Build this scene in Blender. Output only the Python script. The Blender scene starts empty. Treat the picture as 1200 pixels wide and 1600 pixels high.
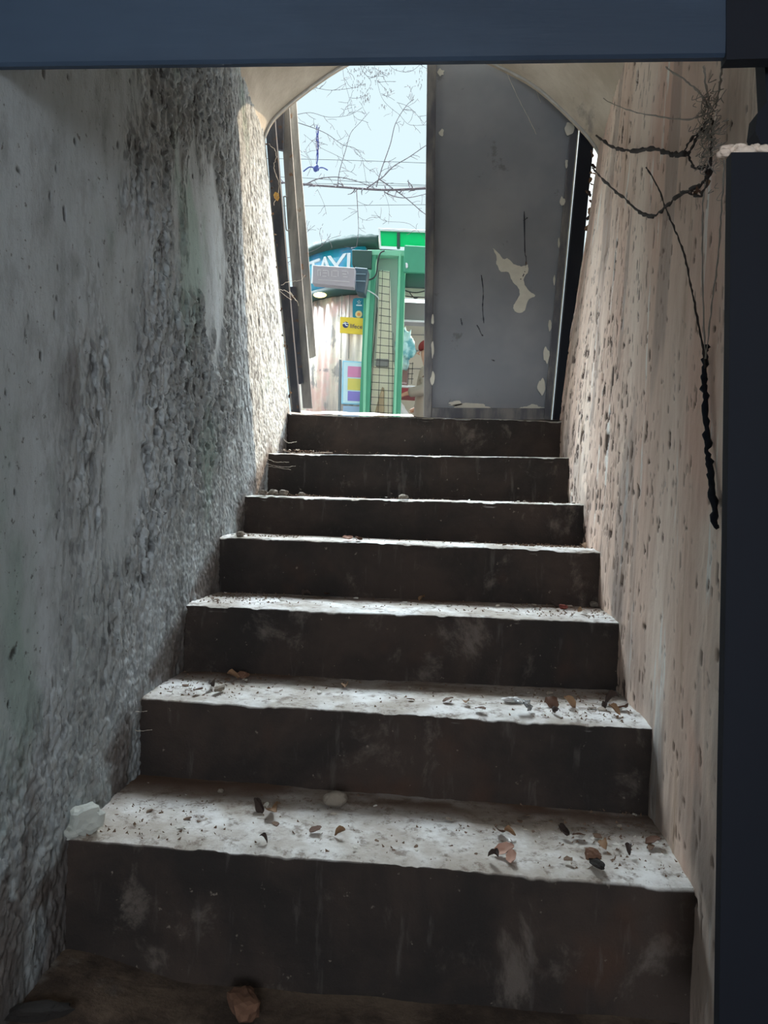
import bpy, bmesh, math, random
import numpy as np
from mathutils import Vector, Matrix, Euler

# ------------------------------------------------------------------ camera
YAW, ROLL, FPX = .08, .0343, 1200.0
cy_, sy_ = math.cos(YAW), math.sin(YAW)
FW = np.array([-sy_, cy_, 0.0]); RT = np.array([cy_, sy_, 0.0]); UP = np.array([0, 0, 1.0])
CR = RT * math.cos(ROLL) + UP * math.sin(ROLL)
CU = -RT * math.sin(ROLL) + UP * math.cos(ROLL)
scene = bpy.context.scene
cam_d = bpy.data.cameras.new('camera'); cam = bpy.data.objects.new('camera', cam_d)
scene.collection.objects.link(cam); scene.camera = cam
cam_d.sensor_fit = 'HORIZONTAL'; cam_d.sensor_width = 36; cam_d.lens = 36
cam_d.clip_start = .02; cam_d.clip_end = 300
m = Matrix.Identity(4)
for i in range(3):
    m[i][0] = CR[i]; m[i][1] = CU[i]; m[i][2] = -FW[i]
cam.matrix_world = m
def ray(x, y): return FW + CR * (x - 600) / FPX - CU * (y - 800) / FPX
def onX(x, y, X): r = ray(x, y); return r * (X / r[0])
def onY(x, y, Y): r = ray(x, y); return r * (Y / r[1])
def onZ(x, y, Z): r = ray(x, y); return r * (Z / r[2])
def onD(x, y, D): return ray(x, y) * D

# ------------------------------------------------------------------ light
SUN_AZ, SUN_EL = math.atan2(.58, .66), math.radians(36)
SUN_STRENGTH = 4.0
SKY_BASE = 0.80          # the pale haze near the horizon
SKY_HIGH = 60.0          # unseen bright sky band ahead, added to light the stairwell
SKY_GLOW = 6.0         # aureole round the sun
FILL_W = 95
EXPOSURE = 0.34
sun_dir = Vector((math.sin(SUN_AZ) * math.cos(SUN_EL), math.cos(SUN_AZ) * math.cos(SUN_EL), math.sin(SUN_EL)))
sd = bpy.data.lights.new('sun', 'SUN'); so = bpy.data.objects.new('sun', sd); scene.collection.objects.link(so)
sd.energy = SUN_STRENGTH; sd.angle = math.radians(.6); sd.color = (1.0, .74, .48)
so.rotation_euler = sun_dir.to_track_quat('Z', 'Y').to_euler(); so.location = (6, 8, 6)
w = bpy.data.worlds.new('sky'); scene.world = w; w.use_nodes = True
nt = w.node_tree; nt.nodes.clear()
def wn(t, **k):
    n = nt.nodes.new(t)
    for a, b in k.items(): setattr(n, a, b)
    return n
tc = wn('ShaderNodeTexCoord'); dot = wn('ShaderNodeVectorMath', operation='DOT_PRODUCT'); dot.inputs[1].default_value = sun_dir
nt.links.new(tc.outputs['Generated'], dot.inputs[0])
gl = wn('ShaderNodeMapRange', interpolation_type='SMOOTHERSTEP'); gl.inputs['From Min'].default_value = .82; gl.inputs['From Max'].default_value = .99
gl.inputs['To Max'].default_value = SKY_GLOW; nt.links.new(dot.outputs['Value'], gl.inputs['Value'])
sep = wn('ShaderNodeSeparateXYZ'); nt.links.new(tc.outputs['Generated'], sep.inputs[0])
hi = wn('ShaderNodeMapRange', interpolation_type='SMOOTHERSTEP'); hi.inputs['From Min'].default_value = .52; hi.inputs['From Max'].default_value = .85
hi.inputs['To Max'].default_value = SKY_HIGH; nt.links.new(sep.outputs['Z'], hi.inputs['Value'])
bgb = wn('ShaderNodeBackground'); bgb.inputs[0].default_value = (.76, .94, 1.0, 1); bgb.inputs[1].default_value = SKY_BASE
bgg = wn('ShaderNodeBackground'); bgg.inputs[0].default_value = (1.0, .93, .84, 1); nt.links.new(gl.outputs[0], bgg.inputs[1])
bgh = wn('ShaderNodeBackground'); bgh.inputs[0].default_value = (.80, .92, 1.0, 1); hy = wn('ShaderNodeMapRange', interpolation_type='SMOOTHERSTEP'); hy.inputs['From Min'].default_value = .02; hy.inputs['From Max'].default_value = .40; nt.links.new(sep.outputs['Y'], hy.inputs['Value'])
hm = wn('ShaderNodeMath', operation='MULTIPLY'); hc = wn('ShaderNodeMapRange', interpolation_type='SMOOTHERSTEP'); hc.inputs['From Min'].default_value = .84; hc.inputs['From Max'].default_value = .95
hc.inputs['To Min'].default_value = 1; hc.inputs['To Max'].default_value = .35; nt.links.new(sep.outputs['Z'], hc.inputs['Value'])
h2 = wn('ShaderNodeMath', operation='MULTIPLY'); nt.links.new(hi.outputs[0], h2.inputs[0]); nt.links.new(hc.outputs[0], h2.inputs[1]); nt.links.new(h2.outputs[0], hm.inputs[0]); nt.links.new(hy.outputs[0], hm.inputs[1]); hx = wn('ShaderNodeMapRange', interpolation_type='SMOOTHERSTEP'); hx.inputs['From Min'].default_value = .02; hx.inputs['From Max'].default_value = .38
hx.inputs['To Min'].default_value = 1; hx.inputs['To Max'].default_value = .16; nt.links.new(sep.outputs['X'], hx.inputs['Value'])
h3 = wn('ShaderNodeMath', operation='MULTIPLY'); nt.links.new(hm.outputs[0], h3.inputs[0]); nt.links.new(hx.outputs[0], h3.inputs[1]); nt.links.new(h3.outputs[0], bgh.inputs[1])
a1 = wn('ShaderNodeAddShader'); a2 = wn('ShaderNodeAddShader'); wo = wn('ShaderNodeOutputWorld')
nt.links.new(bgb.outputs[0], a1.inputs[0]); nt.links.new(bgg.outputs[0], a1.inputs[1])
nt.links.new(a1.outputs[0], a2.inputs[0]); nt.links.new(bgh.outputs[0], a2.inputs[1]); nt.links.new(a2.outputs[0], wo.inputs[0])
# light portal in the doorway: only guides sampling of the sky
pd = bpy.data.lights.new('door_portal', 'AREA'); pd.shape = 'RECTANGLE'; pd.size = 1.5; pd.size_y = 1.7; pd.cycles.is_portal = True
po = bpy.data.objects.new('door_portal', pd); scene.collection.objects.link(po); po.location = (-.12, 3.36, 1.15)
po.rotation_euler = Vector((0, 1, 0)).to_track_quat('Z', 'Y').to_euler()
# unseen fill light added behind the camera to lift the interior
ld = bpy.data.lights.new('unseen_fill_light', 'POINT'); ld.energy = FILL_W; ld.color = (.86, .93, 1.0); ld.shadow_soft_size = .42
lo = bpy.data.objects.new('unseen_fill_light', ld); scene.collection.objects.link(lo); lo.location = (.15, -1.75, .25)
scene.view_settings.view_transform = 'Standard'; scene.view_settings.look = 'None'
scene.view_settings.exposure = EXPOSURE; scene.view_settings.gamma = 1; scene.view_settings.use_curve_mapping = False
scene.cycles.max_bounces = 10; scene.cycles.diffuse_bounces = 6; scene.cycles.transparent_max_bounces = 12
scene.cycles.use_denoising = True; scene.cycles.sample_clamp_indirect = 8

# ------------------------------------------------------------------ helpers
col = scene.collection
RNG = random.Random(7)
def s2l(c): return tuple(((v / 255) / 12.92 if v / 255 <= .04045 else ((v / 255 + .055) / 1.055) ** 2.4) for v in c)
def C(*c): return s2l(c) + (1,)
class M:
    """tiny node-graph builder"""
    def __init__(s, name):
        s.m = bpy.data.materials.new(name); s.m.use_nodes = True; s.t = s.m.node_tree
        s.b = s.t.nodes['Principled BSDF']; s.out = s.t.nodes['Material Output']; s.b.inputs['Roughness'].default_value = .8
        s.tc = s.t.nodes.new('ShaderNodeTexCoord')
    def put(s, sock, v):
        if isinstance(v, bpy.types.NodeSocket): s.t.links.new(v, sock)
        elif v is not None: sock.default_value = v
    def co(s, scale=(1, 1, 1)):
        n = s.t.nodes.new('ShaderNodeMapping'); n.inputs['Scale'].default_value = scale
        s.t.links.new(s.tc.outputs['Object'], n.inputs[0]); return n.outputs[0]
    def noise(s, scale, det=4, rough=.55, st=(1, 1, 1), dist=0):
        n = s.t.nodes.new('ShaderNodeTexNoise'); n.inputs['Scale'].default_value = scale; n.inputs['Detail'].default_value = det
        n.inputs['Roughness'].default_value = rough; n.inputs['Distortion'].default_value = dist
        s.t.links.new(s.co(st), n.inputs['Vector']); return n.outputs['Fac']
    def vor(s, scale, st=(1, 1, 1), feat='F1'):
        n = s.t.nodes.new('ShaderNodeTexVoronoi'); n.inputs['Scale'].default_value = scale; n.feature = feat
        s.t.links.new(s.co(st), n.inputs['Vector']); return n.outputs['Distance']
    def ramp(s, f, a, b, lo=0., hi=1.):
        n = s.t.nodes.new('ShaderNodeMapRange'); n.interpolation_type = 'SMOOTHSTEP'
        s.put(n.inputs['Value'], f)
        for k, v in (('From Min', a), ('From Max', b), ('To Min', lo), ('To Max', hi)): n.inputs[k].default_value = v
        return n.outputs[0]
    def mul(s, a, b, op='MULTIPLY'):
        n = s.t.nodes.new('ShaderNodeMath'); n.operation = op; s.put(n.inputs[0], a); s.put(n.inputs[1], b); return n.outputs[0]
    def mix(s, f, a, b):
        n = s.t.nodes.new('ShaderNodeMix'); n.data_type = 'RGBA'; s.put(n.inputs[0], f); s.put(n.inputs[6], a); s.put(n.inputs[7], b); return n.outputs[2]
    def attr(s, name):
        n = s.t.nodes.new('ShaderNodeAttribute'); n.attribute_name = name; return n.outputs['Fac']
    def sep(s, kind='Object'):
        n = s.t.nodes.new('ShaderNodeSeparateXYZ')
        if kind == 'Normal':
            g = s.t.nodes.new('ShaderNodeNewGeometry'); s.t.links.new(g.outputs['Normal'], n.inputs[0])
        else: s.t.links.new(s.tc.outputs[kind], n.inputs[0])
        return n.outputs
    def bump(s, h, strength=.5, dist=.01):
        n = s.t.nodes.new('ShaderNodeBump'); n.inputs['Strength'].default_value = strength; n.inputs['Distance'].default_value = dist
        s.put(n.inputs['Height'], h); s.t.links.new(n.outputs[0], s.b.inputs['Normal'])
    def base(s, c, rough=None, metal=None):
        s.put(s.b.inputs['Base Color'], c)
        if rough is not None: s.put(s.b.inputs['Roughness'], rough)
        if metal is not None: s.b.inputs['Metallic'].default_value = metal
        return s.m
def plain(name, c, rough=.7, metal=0, var=.12, scale=20):
    k = M(name); d = tuple(v * (1 - var * 2) for v in c[:3]) + (1,); l = tuple(min(1, v * (1 + var)) for v in c[:3]) + (1,)
    k.base(k.mix(k.noise(scale), d, l), rough, metal); return k.m

def tag(o, label=None, cat=None, group=None, kind=None):
    if label: o['label'] = label
    if cat: o['category'] = cat
    if group: o['group'] = group
    if kind: o['kind'] = kind
    return o
def link(name, me, parent=None, mat=None, smooth=False):
    o = bpy.data.objects.new(name, me); col.objects.link(o)
    if mat and not me.materials: me.materials.append(mat)
    if parent: o.parent = parent
    if smooth:
        me.polygons.foreach_set('use_smooth', [True] * len(me.polygons))
    return o
def empty(name, loc=(0, 0, 0)):
    o = bpy.data.objects.new(name, None); col.objects.link(o); o.location = loc; o.empty_display_size = .05; return o
def bm_obj(name, bm, mat, parent=None, smooth=False):
    """parts are modelled in world space; the parent's offset is taken out of the mesh"""
    if parent is not None:
        bmesh.ops.translate(bm, verts=bm.verts, vec=-Vector(root_loc(parent)))
    me = bpy.data.meshes.new(name); bmesh.ops.recalc_face_normals(bm, faces=bm.faces); bm.to_mesh(me); bm.free()
    return link(name, me, parent, mat, smooth)
def root_loc(p):
    v = Vector(p.location)
    while p.parent: p = p.parent; v += Vector(p.location)
    return v
def grid_mesh(name, P, mat, parent=None, smooth=True, attrs=None, closed_u=False, flip=False):
    """P: (nu, nv, 3) numpy"""
    nu, nv = P.shape[:2]; me = bpy.data.meshes.new(name)
    V = P.reshape(-1, 3).astype(np.float32).copy()
    if parent is not None: V -= np.array(root_loc(parent), np.float32)
    iu = np.arange(nu if closed_u else nu - 1); iv = np.arange(nv - 1)
    a = (iu[:, None] * nv + iv[None, :]); b = (((iu + 1) % nu)[:, None] * nv + iv[None, :])
    q = np.stack([a, b, b + 1, a + 1], -1).reshape(-1, 4)
    if flip: q = q[:, ::-1]
    me.vertices.add(len(V)); me.vertices.foreach_set('co', V.ravel())
    me.loops.add(q.size); me.loops.foreach_set('vertex_index', q.ravel().astype(np.int32))
    me.polygons.add(len(q)); me.polygons.foreach_set('loop_start', np.arange(0, q.size, 4, dtype=np.int32))
    me.update(calc_edges=True)
    me.polygons.foreach_set('use_smooth', np.full(len(q), smooth))
    for k, v in (attrs or {}).items():
        at = me.attributes.new(k, 'FLOAT', 'POINT'); at.data.foreach_set('value', v.reshape(-1).astype(np.float32))
    me.validate()
    return link(name, me, parent, mat)
def add_box(bm, lo, hi, mtx=None):
    r = bmesh.ops.create_cube(bm, size=1); v = r['verts']
    bmesh.ops.scale(bm, verts=v, vec=[max(1e-4, hi[i] - lo[i]) for i in range(3)])
    bmesh.ops.translate(bm, verts=v, vec=[(hi[i] + lo[i]) / 2 for i in range(3)])
    if mtx is not None: bmesh.ops.transform(bm, verts=v, matrix=mtx)
    return v
def bevel(bm, w=.004, seg=2):
    bmesh.ops.bevel(bm, geom=list(bm.edges), offset=w, segments=seg, affect='EDGES', clamp_overlap=True)
def add_prism(bm, pts, axis_vec):
    """closed polygon pts (3d) pushed along axis_vec"""
    a = [bm.verts.new(p) for p in pts]; b = [bm.verts.new(Vector(p) + Vector(axis_vec)) for p in pts]
    bm.faces.new(a); bm.faces.new(list(reversed(b)))
    n = len(pts)
    for i in range(n): bm.faces.new((a[i], a[(i + 1) % n], b[(i + 1) % n], b[i]))
def add_tube(bm, pts, r, sides=6, cap=True):
    pts = [Vector(p) for p in pts]; n = len(pts)
    rs = r if isinstance(r, (list, tuple)) else [r] * n
    rings = []; up = None
    for i, p in enumerate(pts):
        t = (pts[min(i + 1, n - 1)] - pts[max(i - 1, 0)]).normalized()
        if up is None: up = t.orthogonal().normalized()
        up = (up - t * up.dot(t)); up = up.normalized() if up.length > 1e-6 else t.orthogonal().normalized()
        s = t.cross(up)
        rings.append([bm.verts.new(p + (up * math.cos(2 * math.pi * k / sides) + s * math.sin(2 * math.pi * k / sides)) * rs[i]) for k in range(sides)])
    for i in range(n - 1):
        for k in range(sides):
            bm.faces.new((rings[i][k], rings[i][(k + 1) % sides], rings[i + 1][(k + 1) % sides], rings[i + 1][k]))
    if cap and sides > 2: bm.faces.new(rings[0][::-1]); bm.faces.new(rings[-1])
def smooth_pts(pts, n=8):
    P = [Vector(p) for p in pts]; out = []
    for i in range(len(P) - 1):
        p0, p1, p2, p3 = P[max(i - 1, 0)], P[i], P[i + 1], P[min(i + 2, len(P) - 1)]
        for k in range(n):
            t = k / n
            out.append(.5 * ((2 * p1) + (p2 - p0) * t + (2 * p0 - 5 * p1 + 4 * p2 - p3) * t * t + (3 * p1 - p0 - 3 * p2 + p3) * t ** 3))
    out.append(P[-1]); return out
# vectorised value noise
_h = np.random.RandomState(3).rand(64, 64, 64).astype(np.float32)
def vn(x, y, z):
    xi, yi, zi = np.floor(x).astype(int), np.floor(y).astype(int), np.floor(z).astype(int)
    fx, fy, fz = x - xi, y - yi, z - zi
    fx, fy, fz = [t * t * t * (t * (t * 6 - 15) + 10) for t in (fx, fy, fz)]
    g = lambda a, b, c: _h[(xi + a) & 63, (yi + b) & 63, (zi + c) & 63]
    L = lambda a, b, t: a + (b - a) * t
    return L(L(L(g(0, 0, 0), g(1, 0, 0), fx), L(g(0, 1, 0), g(1, 1, 0), fx), fy), L(L(g(0, 0, 1), g(1, 0, 1), fx), L(g(0, 1, 1), g(1, 1, 1), fx), fy), fz)
def fbm(x, y, z=0, o=4, g=.5):
    x = np.asarray(x, float); y = np.asarray(y, float); z = np.zeros_like(x) + z
    s = 0; a = 1; t = 0
    for k in range(o): s = s + a * vn(x * 2 ** k + 17 * k, y * 2 ** k + 5 * k, z * 2 ** k + 11 * k); t += a; a *= g
    return s / t
def sm(x, a, b): t = np.clip((x - a) / (b - a), 0, 1); return t * t * (3 - 2 * t)

# ------------------------------------------------------------------ materials
def plaster_left():
    k = M('rough_grey_plaster')
    st = (1, 1, .45)
    c = k.mix(k.ramp(k.noise(2.2, 5, .6, st), .35, .65), C(158, 166, 168), C(198, 208, 214))
    c = k.mix(k.ramp(k.noise(2.9, 4, .6, (1, 1, .5), .4), .55, .68, 0, .75), c, C(148, 172, 164))
    c = k.mix(k.ramp(k.noise(3.1, 5, .65, (1.3, 1.3, .4)), .60, .72, 0, .6), c, C(112, 100, 96))
    c = k.mix(k.ramp(k.noise(16, 6, .7, (1, 1, .5)), .45, .7, 0, .4), c, C(104, 106, 108))
    c = k.mix(k.attr('worn'), c, C(150, 150, 147))
    c = k.mix(k.mul(k.attr('pit'), 1.0), c, C(50, 47, 46))
    c = k.mix(k.attr('stain'), c, C(84, 70, 62))
    c = k.mix(k.ramp(k.noise(75, 3, .6), .64, .72, 0, .7), c, C(80, 76, 72))
    h = k.mul(k.noise(60, 6, .7, (1, 1, .6)), k.mul(k.noise(190, 3, .6), .35), 'ADD')
    k.bump(h, .55, .004); return k.base(c, .92)
def plaster_right():
    k = M('flaking_cream_plaster')
    st = (1, 1, .18)
    c = k.mix(k.ramp(k.noise(3.4, 5, .6, st), .38, .62), C(216, 190, 172), C(238, 220, 204))
    c = k.mix(k.ramp(k.noise(2.3, 4, .6, (1, 1, .5), .5), .52, .66, 0, .6), c, C(218, 178, 158))
    c = k.mix(k.ramp(k.noise(8.5, 5, .65, (1, 1, .09)), .58, .68, 0, .75), c, C(186, 158, 134))
    c = k.mix(k.ramp(k.noise(14, 5, .7, (1, 1, .10)), .59, .66, 0, .85), c, C(240, 238, 232))
    c = k.mix(k.ramp(k.noise(22, 5, .65, (1, 1, .3)), .6, .72, 0, .5), c, C(150, 128, 112))
    c = k.mix(k.attr('speck'), c, C(66, 46, 36))
    c = k.mix(k.mul(k.attr('stain'), .8), c, C(122, 110, 104))
    h = k.mul(k.noise(30, 6, .65, (1, 1, .3)), k.mul(k.noise(160, 3, .6, (1, 1, .5)), .4), 'ADD')
    k.bump(h, .4, .004); return k.base(c, .88)
def vault_mat():
    k = M('weathered_vault_plaster')
    c = k.mix(k.ramp(k.noise(3.5, 5, .6), .35, .68), C(176, 164, 146), C(206, 196, 180))
    c = k.mix(k.ramp(k.noise(8, 5, .65, (1, .4, 1)), .56, .7, 0, .8), c, C(142, 134, 126))
    k.bump(k.noise(40, 6, .65), .5, .005); return k.base(c, .9)
def concrete_steps():
    k = M('sooty_concrete')
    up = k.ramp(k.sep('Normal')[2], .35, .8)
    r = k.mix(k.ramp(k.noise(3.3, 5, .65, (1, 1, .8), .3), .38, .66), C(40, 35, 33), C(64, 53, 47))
    r = k.mix(k.ramp(k.noise(6.5, 6, .7, (1, 1, .7), .3), .56, .70, 0, .48), r, C(124, 114, 106))
    r = k.mix(k.ramp(k.noise(4.1, 3, .6, (1, 1, .8)), .58, .72, 0, .45), r, C(82, 56, 42))
    r = k.mix(k.ramp(k.noise(30, 4, .6, (1, 1, .15)), .6, .74, 0, .3), r, C(112, 106, 102))
    r = k.mix(k.ramp(k.noise(55, 3, .6), .68, .76, 0, .8), r, C(128, 118, 108))
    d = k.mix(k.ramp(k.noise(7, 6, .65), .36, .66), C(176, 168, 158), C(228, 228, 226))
    d = k.mix(k.ramp(k.noise(30, 6, .75), .5, .64, 0, .75), d, C(118, 104, 92))
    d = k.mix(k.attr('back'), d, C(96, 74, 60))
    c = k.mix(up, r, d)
    k.bump(k.mul(k.noise(45, 6, .7), k.mul(k.noise(180, 3, .6), .4), 'ADD'), .55, .004); return k.base(c, .93)
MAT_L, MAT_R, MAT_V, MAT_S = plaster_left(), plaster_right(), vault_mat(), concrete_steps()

# ------------------------------------------------------------------ stairwell shell
XL, XR = -.659, .441
L = [(105, 1310), (222, 1090), (290, 945), (345, 838), (382, 775), (418, 708), (458, 652)]
R = [(1087, 1387), (1018, 1138), (967, 972), (935, 862), (912, 788), (888, 715), (878, 660)]
NL = [onX(*p, XL) for p in L]; NR = [onX(*p, XR) for p in R]
NL[6] = np.array([XL, 3.10, .386]); NR[6] = np.array([XR, 3.09, .386])
YS = [(a[1] + b[1]) / 2 for a, b in zip(NL, NR)]; ZS = [(a[2] + b[2]) / 2 for a, b in zip(NL, NR)]
FLOOR_Z = -.845; Y_END = 3.13; GROUND_Z = .36
def sY(Y): return np.clip((Y - 1.0) / 2.15, 0, 1)
def zf(Y): return np.clip(-.607 + (Y - 1.335) * .55, FLOOR_Z, .39)
def wall_t(Y, Z): return np.clip((Z - zf(Y)) / (1.54 - zf(Y)), 0, 1.3)

# left wall: blistered plaster relief
Yg = np.linspace(1.055, Y_END, 720); Zg = np.linspace(FLOOR_Z - .03, 1.60, 800)
Y, Z = np.meshgrid(Yg, Zg, indexing='ij')
t = wall_t(Y, Z)
X = XL - .150 * sY(Y) * t ** 1.1
wx = fbm(Y * 3, Z * 2, 1.5, 3) - .5
sY_ = sm(Y + .12 * (fbm(Z * 3, Y * 2, 8.8, 3) - .5), 1.20, 1.42)
mask = sm(fbm(Y * 3.2 + wx, Z * 1.3 + wx, 4.2, 4) + .10 * sm(Y, 1.4, 1.7), .36, .46) * np.clip(sY_ + .9 * sm(-(Z - zf(Y) - .33), -.1, .12), 0, 1)
low = sm(-(Z - zf(Y)) + .34 + (fbm(Y * 6, Z * 6, 8, 3) - .5) * .35, 0, .16) * sm(Z, -.9, -.6)
mask = np.maximum(mask, low)
d1 = fbm(Y * 40 + wx * 3, Z * 20 + wx * 2, 2.1, 4)
blister = np.abs(d1 - .5) * 2
d2 = fbm(Y * 95, Z * 48, 6.1, 3); d3 = fbm(Y * 140, Z * 90, 3.3, 2)
flake = sm(d1, .50, .53)
grit = fbm(Y * 70, Z * 36, 9.1, 3)
lowm = low * .8
relief = lowm * (.009 * (fbm(Y * 75, Z * 62, 2.7, 3) - .5) + .006 * (fbm(Y * 150, Z * 130, 4.7, 2) - .5)) + (1 - lowm) * (.85 + .75 * sm(Y, 1.45, 1.8) - 1.1 * sm(Y, 2.2, 2.6)) * mask * (.0045 * flake + .0065 * (d2 - .5) + .004 * (d3 - .5) + .003 * sm(grit, .52, .60) + .002 * (.5 - blister)) \
    + .0016 * (fbm(Y * 30, Z * 18, 5.5, 3) - .5) + .016 * (fbm(Y * 3.3, Z * 1.6, 7.7, 3) - .5) * sm(Y, 1.1, 1.5)
# scattered pocks in the smooth part
pk = fbm(Y * 60, Z * 38, 12.5, 2); pock = sm(pk, .79, .85) * (1 - mask)
relief -= .0025 * pock
pit = (1 - .5 * lowm) * mask * (np.clip(sm(.47 - d2, 0, .12) * .55 + sm(.5 - d1, .0, .06) * .35 * sm(grit, .4, .6), 0, 1)) + pock * .8
worn = mask * sm(d2, .5, .66) * .5
stain = .85 * sm(fbm(Y * 5 + 3, Z * 2.4, 15.2, 4), .57, .66) * sm(-np.abs(Y - 1.36 - .03 * Z), -.16, -.04) * sm(-np.abs(Z - .45), -.45, -.1)
stain = np.maximum(stain, .8 * sm(-(Z - zf(Y)), -.07, .0) * sm(fbm(Y * 9, Z * 9, 3.2, 3), .38, .58))
stain = np.maximum(stain, .75 * sm(-(Y - 1.18), -.10, .02) * sm(-(Z + .45), -.08, .04) * sm(fbm(Y * 12, Z * 10, 1.2, 3), .45, .55))
X = X + relief
wl = grid_mesh('wall_left', np.stack([X, Y, Z], -1), MAT_L, attrs={'pit': np.clip(pit, 0, 1), 'worn': worn, 'stain': stain}, flip=True)
bm = bmesh.new(); bm.from_mesh(wl.data)
add_box(bm, (-1.3, 1.055, -1.1), (-.86, Y_END, 1.75)); add_box(bm, (-1.3, -2.0, -1.1), (-.90, 1.055, 1.4))
add_box(bm, (-.86, 1.055, FLOOR_Z - .1), (-.70, 1.3, FLOOR_Z - .01))
bm.to_mesh(wl.data); bm.free(); tag(wl, kind='structure')

# right wall: flaking cream plaster with dark specks
Yg = np.linspace(1.085, Y_END, 460); Zg = np.linspace(FLOOR_Z - .03, 1.56, 480)
Y, Z = np.meshgrid(Yg, Zg, indexing='ij'); t = wall_t(Y, Z)
X = XR + .125 * sY(Y) * t ** 1.1
n1 = fbm(Y * 52, Z * 30, 21.3, 3); n2 = fbm(Y * 85, Z * 26, 2.3, 2)
dens = sm(Y, 1.45, 2.3) * (.55 + .45 * sm(-(Z - .5), -.6, .3)) * (.6 + .5 * sm(fbm(Y * 4, Z * 3, 5, 3), .4, .6))
thr = .745 - .125 * dens
speck = np.maximum(sm(n1, thr, thr + .04), .9 * sm(n2, thr + .03, thr + .07))
ridge = fbm(Y * 26, Z * 4.5, 6.6, 4)
relief = .006 * (ridge - .5) * (.4 + sm(Y, 1.5, 2.6)) + .003 * (fbm(Y * 60, Z * 18, 1.1, 3) - .5) - .004 * speck + .012 * (fbm(Y * 3, Z * 1.2, 9, 3) - .5)
flk = sm(fbm(Y * 13, Z * 4, 31, 4), .56, .60) * dens
relief += .004 * flk
X = X - relief
stain = sm(fbm(Y * 7, Z * 1.4, 11, 4), .56, .68) * .55 + .5 * sm(-(Z - zf(Y)), -.2, -.02) * sm(fbm(Y * 6, Z * 6, 2, 3), .4, .6)
wr = grid_mesh('wall_right', np.stack([X, Y, Z], -1), MAT_R, attrs={'speck': np.clip(speck, 0, 1), 'stain': np.clip(stain, 0, 1)})
bm = bmesh.new(); bm.from_mesh(wr.data)
add_box(bm, (.62, 1.15, -1.1), (1.0, Y_END, 1.75)); add_box(bm, (.45, 1.085, -.9), (.62, 1.12, 1.6))
bm.to_mesh(wr.data); bm.free(); tag(wr, kind='structure')

# vault
PROF = [(-.809, 1.52), (-.80, 1.56), (-.764, 1.624), (-.659, 1.716), (-.502, 1.826), (-.35, 1.895), (-.19, 1.925), (-.03, 1.905), (.129, 1.836), (.313, 1.734), (.484, 1.577), (.545, 1.505), (.566, 1.47)]
prof = smooth_pts([(p[0], 0, p[1]) for p in PROF], 9); px_ = np.array([p.x for p in prof]); pz_ = np.array([p.z for p in prof])
Yg = np.linspace(.82, Y_END + .02, 260)
U = np.arange(len(px_)); Y, _ = np.meshgrid(Yg, U, indexing='ij')
s_ = sY(Y); PX = np.broadcast_to(px_, Y.shape); PZ = np.broadcast_to(pz_, Y.shape)
X = np.where(PX < 0, PX + .150 * (1 - s_) * (PX / -.809), PX - .125 * (1 - s_) * (PX / .566))
nz = fbm(X * 7, Y * 7, PZ * 3, 5) - .5
Zv = PZ + .02 * nz * (1 - .5 * sm(Y, 2.9, 3.1)); X = X - .012 * nz * np.sign(PX)
ce = grid_mesh('ceiling', np.stack([X, Y, Zv], -1), MAT_V)
bm = bmesh.new(); bm.from_mesh(ce.data); add_box(bm, (-1.1, .82, 1.97), (1.0, Y_END, 2.15)); add_box(bm, (-1.3, -2.0, 1.25), (2.0, 1.0, 1.45)); add_box(bm, (-1.1, .82, 1.3), (1.0, 1.0, 2.0)); bm.to_mesh(ce.data); bm.free()
tag(ce, kind='structure')

# outer facade ring with the arched opening (thick)
open_pts = [(XL, .30)] + [(p[0], p[1]) for p in PROF] + [(.461, .30)]
sp = smooth_pts([(p[0], 0, p[1]) for p in PROF], 4)
inner = [(XL - .0, -.6)] + [(XL, .37)] + [(p.x, p.z) for p in sp] + [(.461, .37), (.461, -.6)]
outer = []
for (x, z) in inner:
    dx, dz = x + .12, z - .9; k = 3.0 / max(abs(dx) / 1.0, abs(dz) / .9); k = max(k, 1.3); outer.append((-.12 + dx * k, max(-.6, .9 + dz * k)))
bm = bmesh.new()
ya, yb = Y_END, Y_END + .035
def V2(p, y): return bm.verts.new((p[0], y, p[1]))
A = [V2(p, ya) for p in inner]; B = [V2(p, yb) for p in inner]; Cc = [V2(p, ya) for p in outer]; D_ = [V2(p, yb) for p in outer]
for i in range(len(inner) - 1):
    for q in ((A[i], A[i + 1], B[i + 1], B[i]), (A[i], Cc[i], Cc[i + 1], A[i + 1]), (B[i], B[i + 1], D_[i + 1], D_[i]), (Cc[i], D_[i], D_[i + 1], Cc[i + 1])): bm.faces.new(q)
tag(bm_obj('wall_front', bm, MAT_V), kind='structure')
# lighter mortar bead along the arch lip
k = M('pale_mortar'); k.bump(k.noise(80, 4), .5, .003); MORTAR = k.base(k.mix(k.noise(30), C(150, 150, 150), C(206, 204, 198)), .9)
bm = bmesh.new(); lip = [Vector((p.x * .995, Y_END + .004, p.z - .002)) for p in smooth_pts([(p[0], 0, p[1]) for p in PROF], 6)]
add_tube(bm, [p + Vector((0, 0, RNG.uniform(-.001, .001))) for p in lip], .006, 6)
tag(bm_obj('trim_1', bm, MORTAR, smooth=True), kind='structure')

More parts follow.
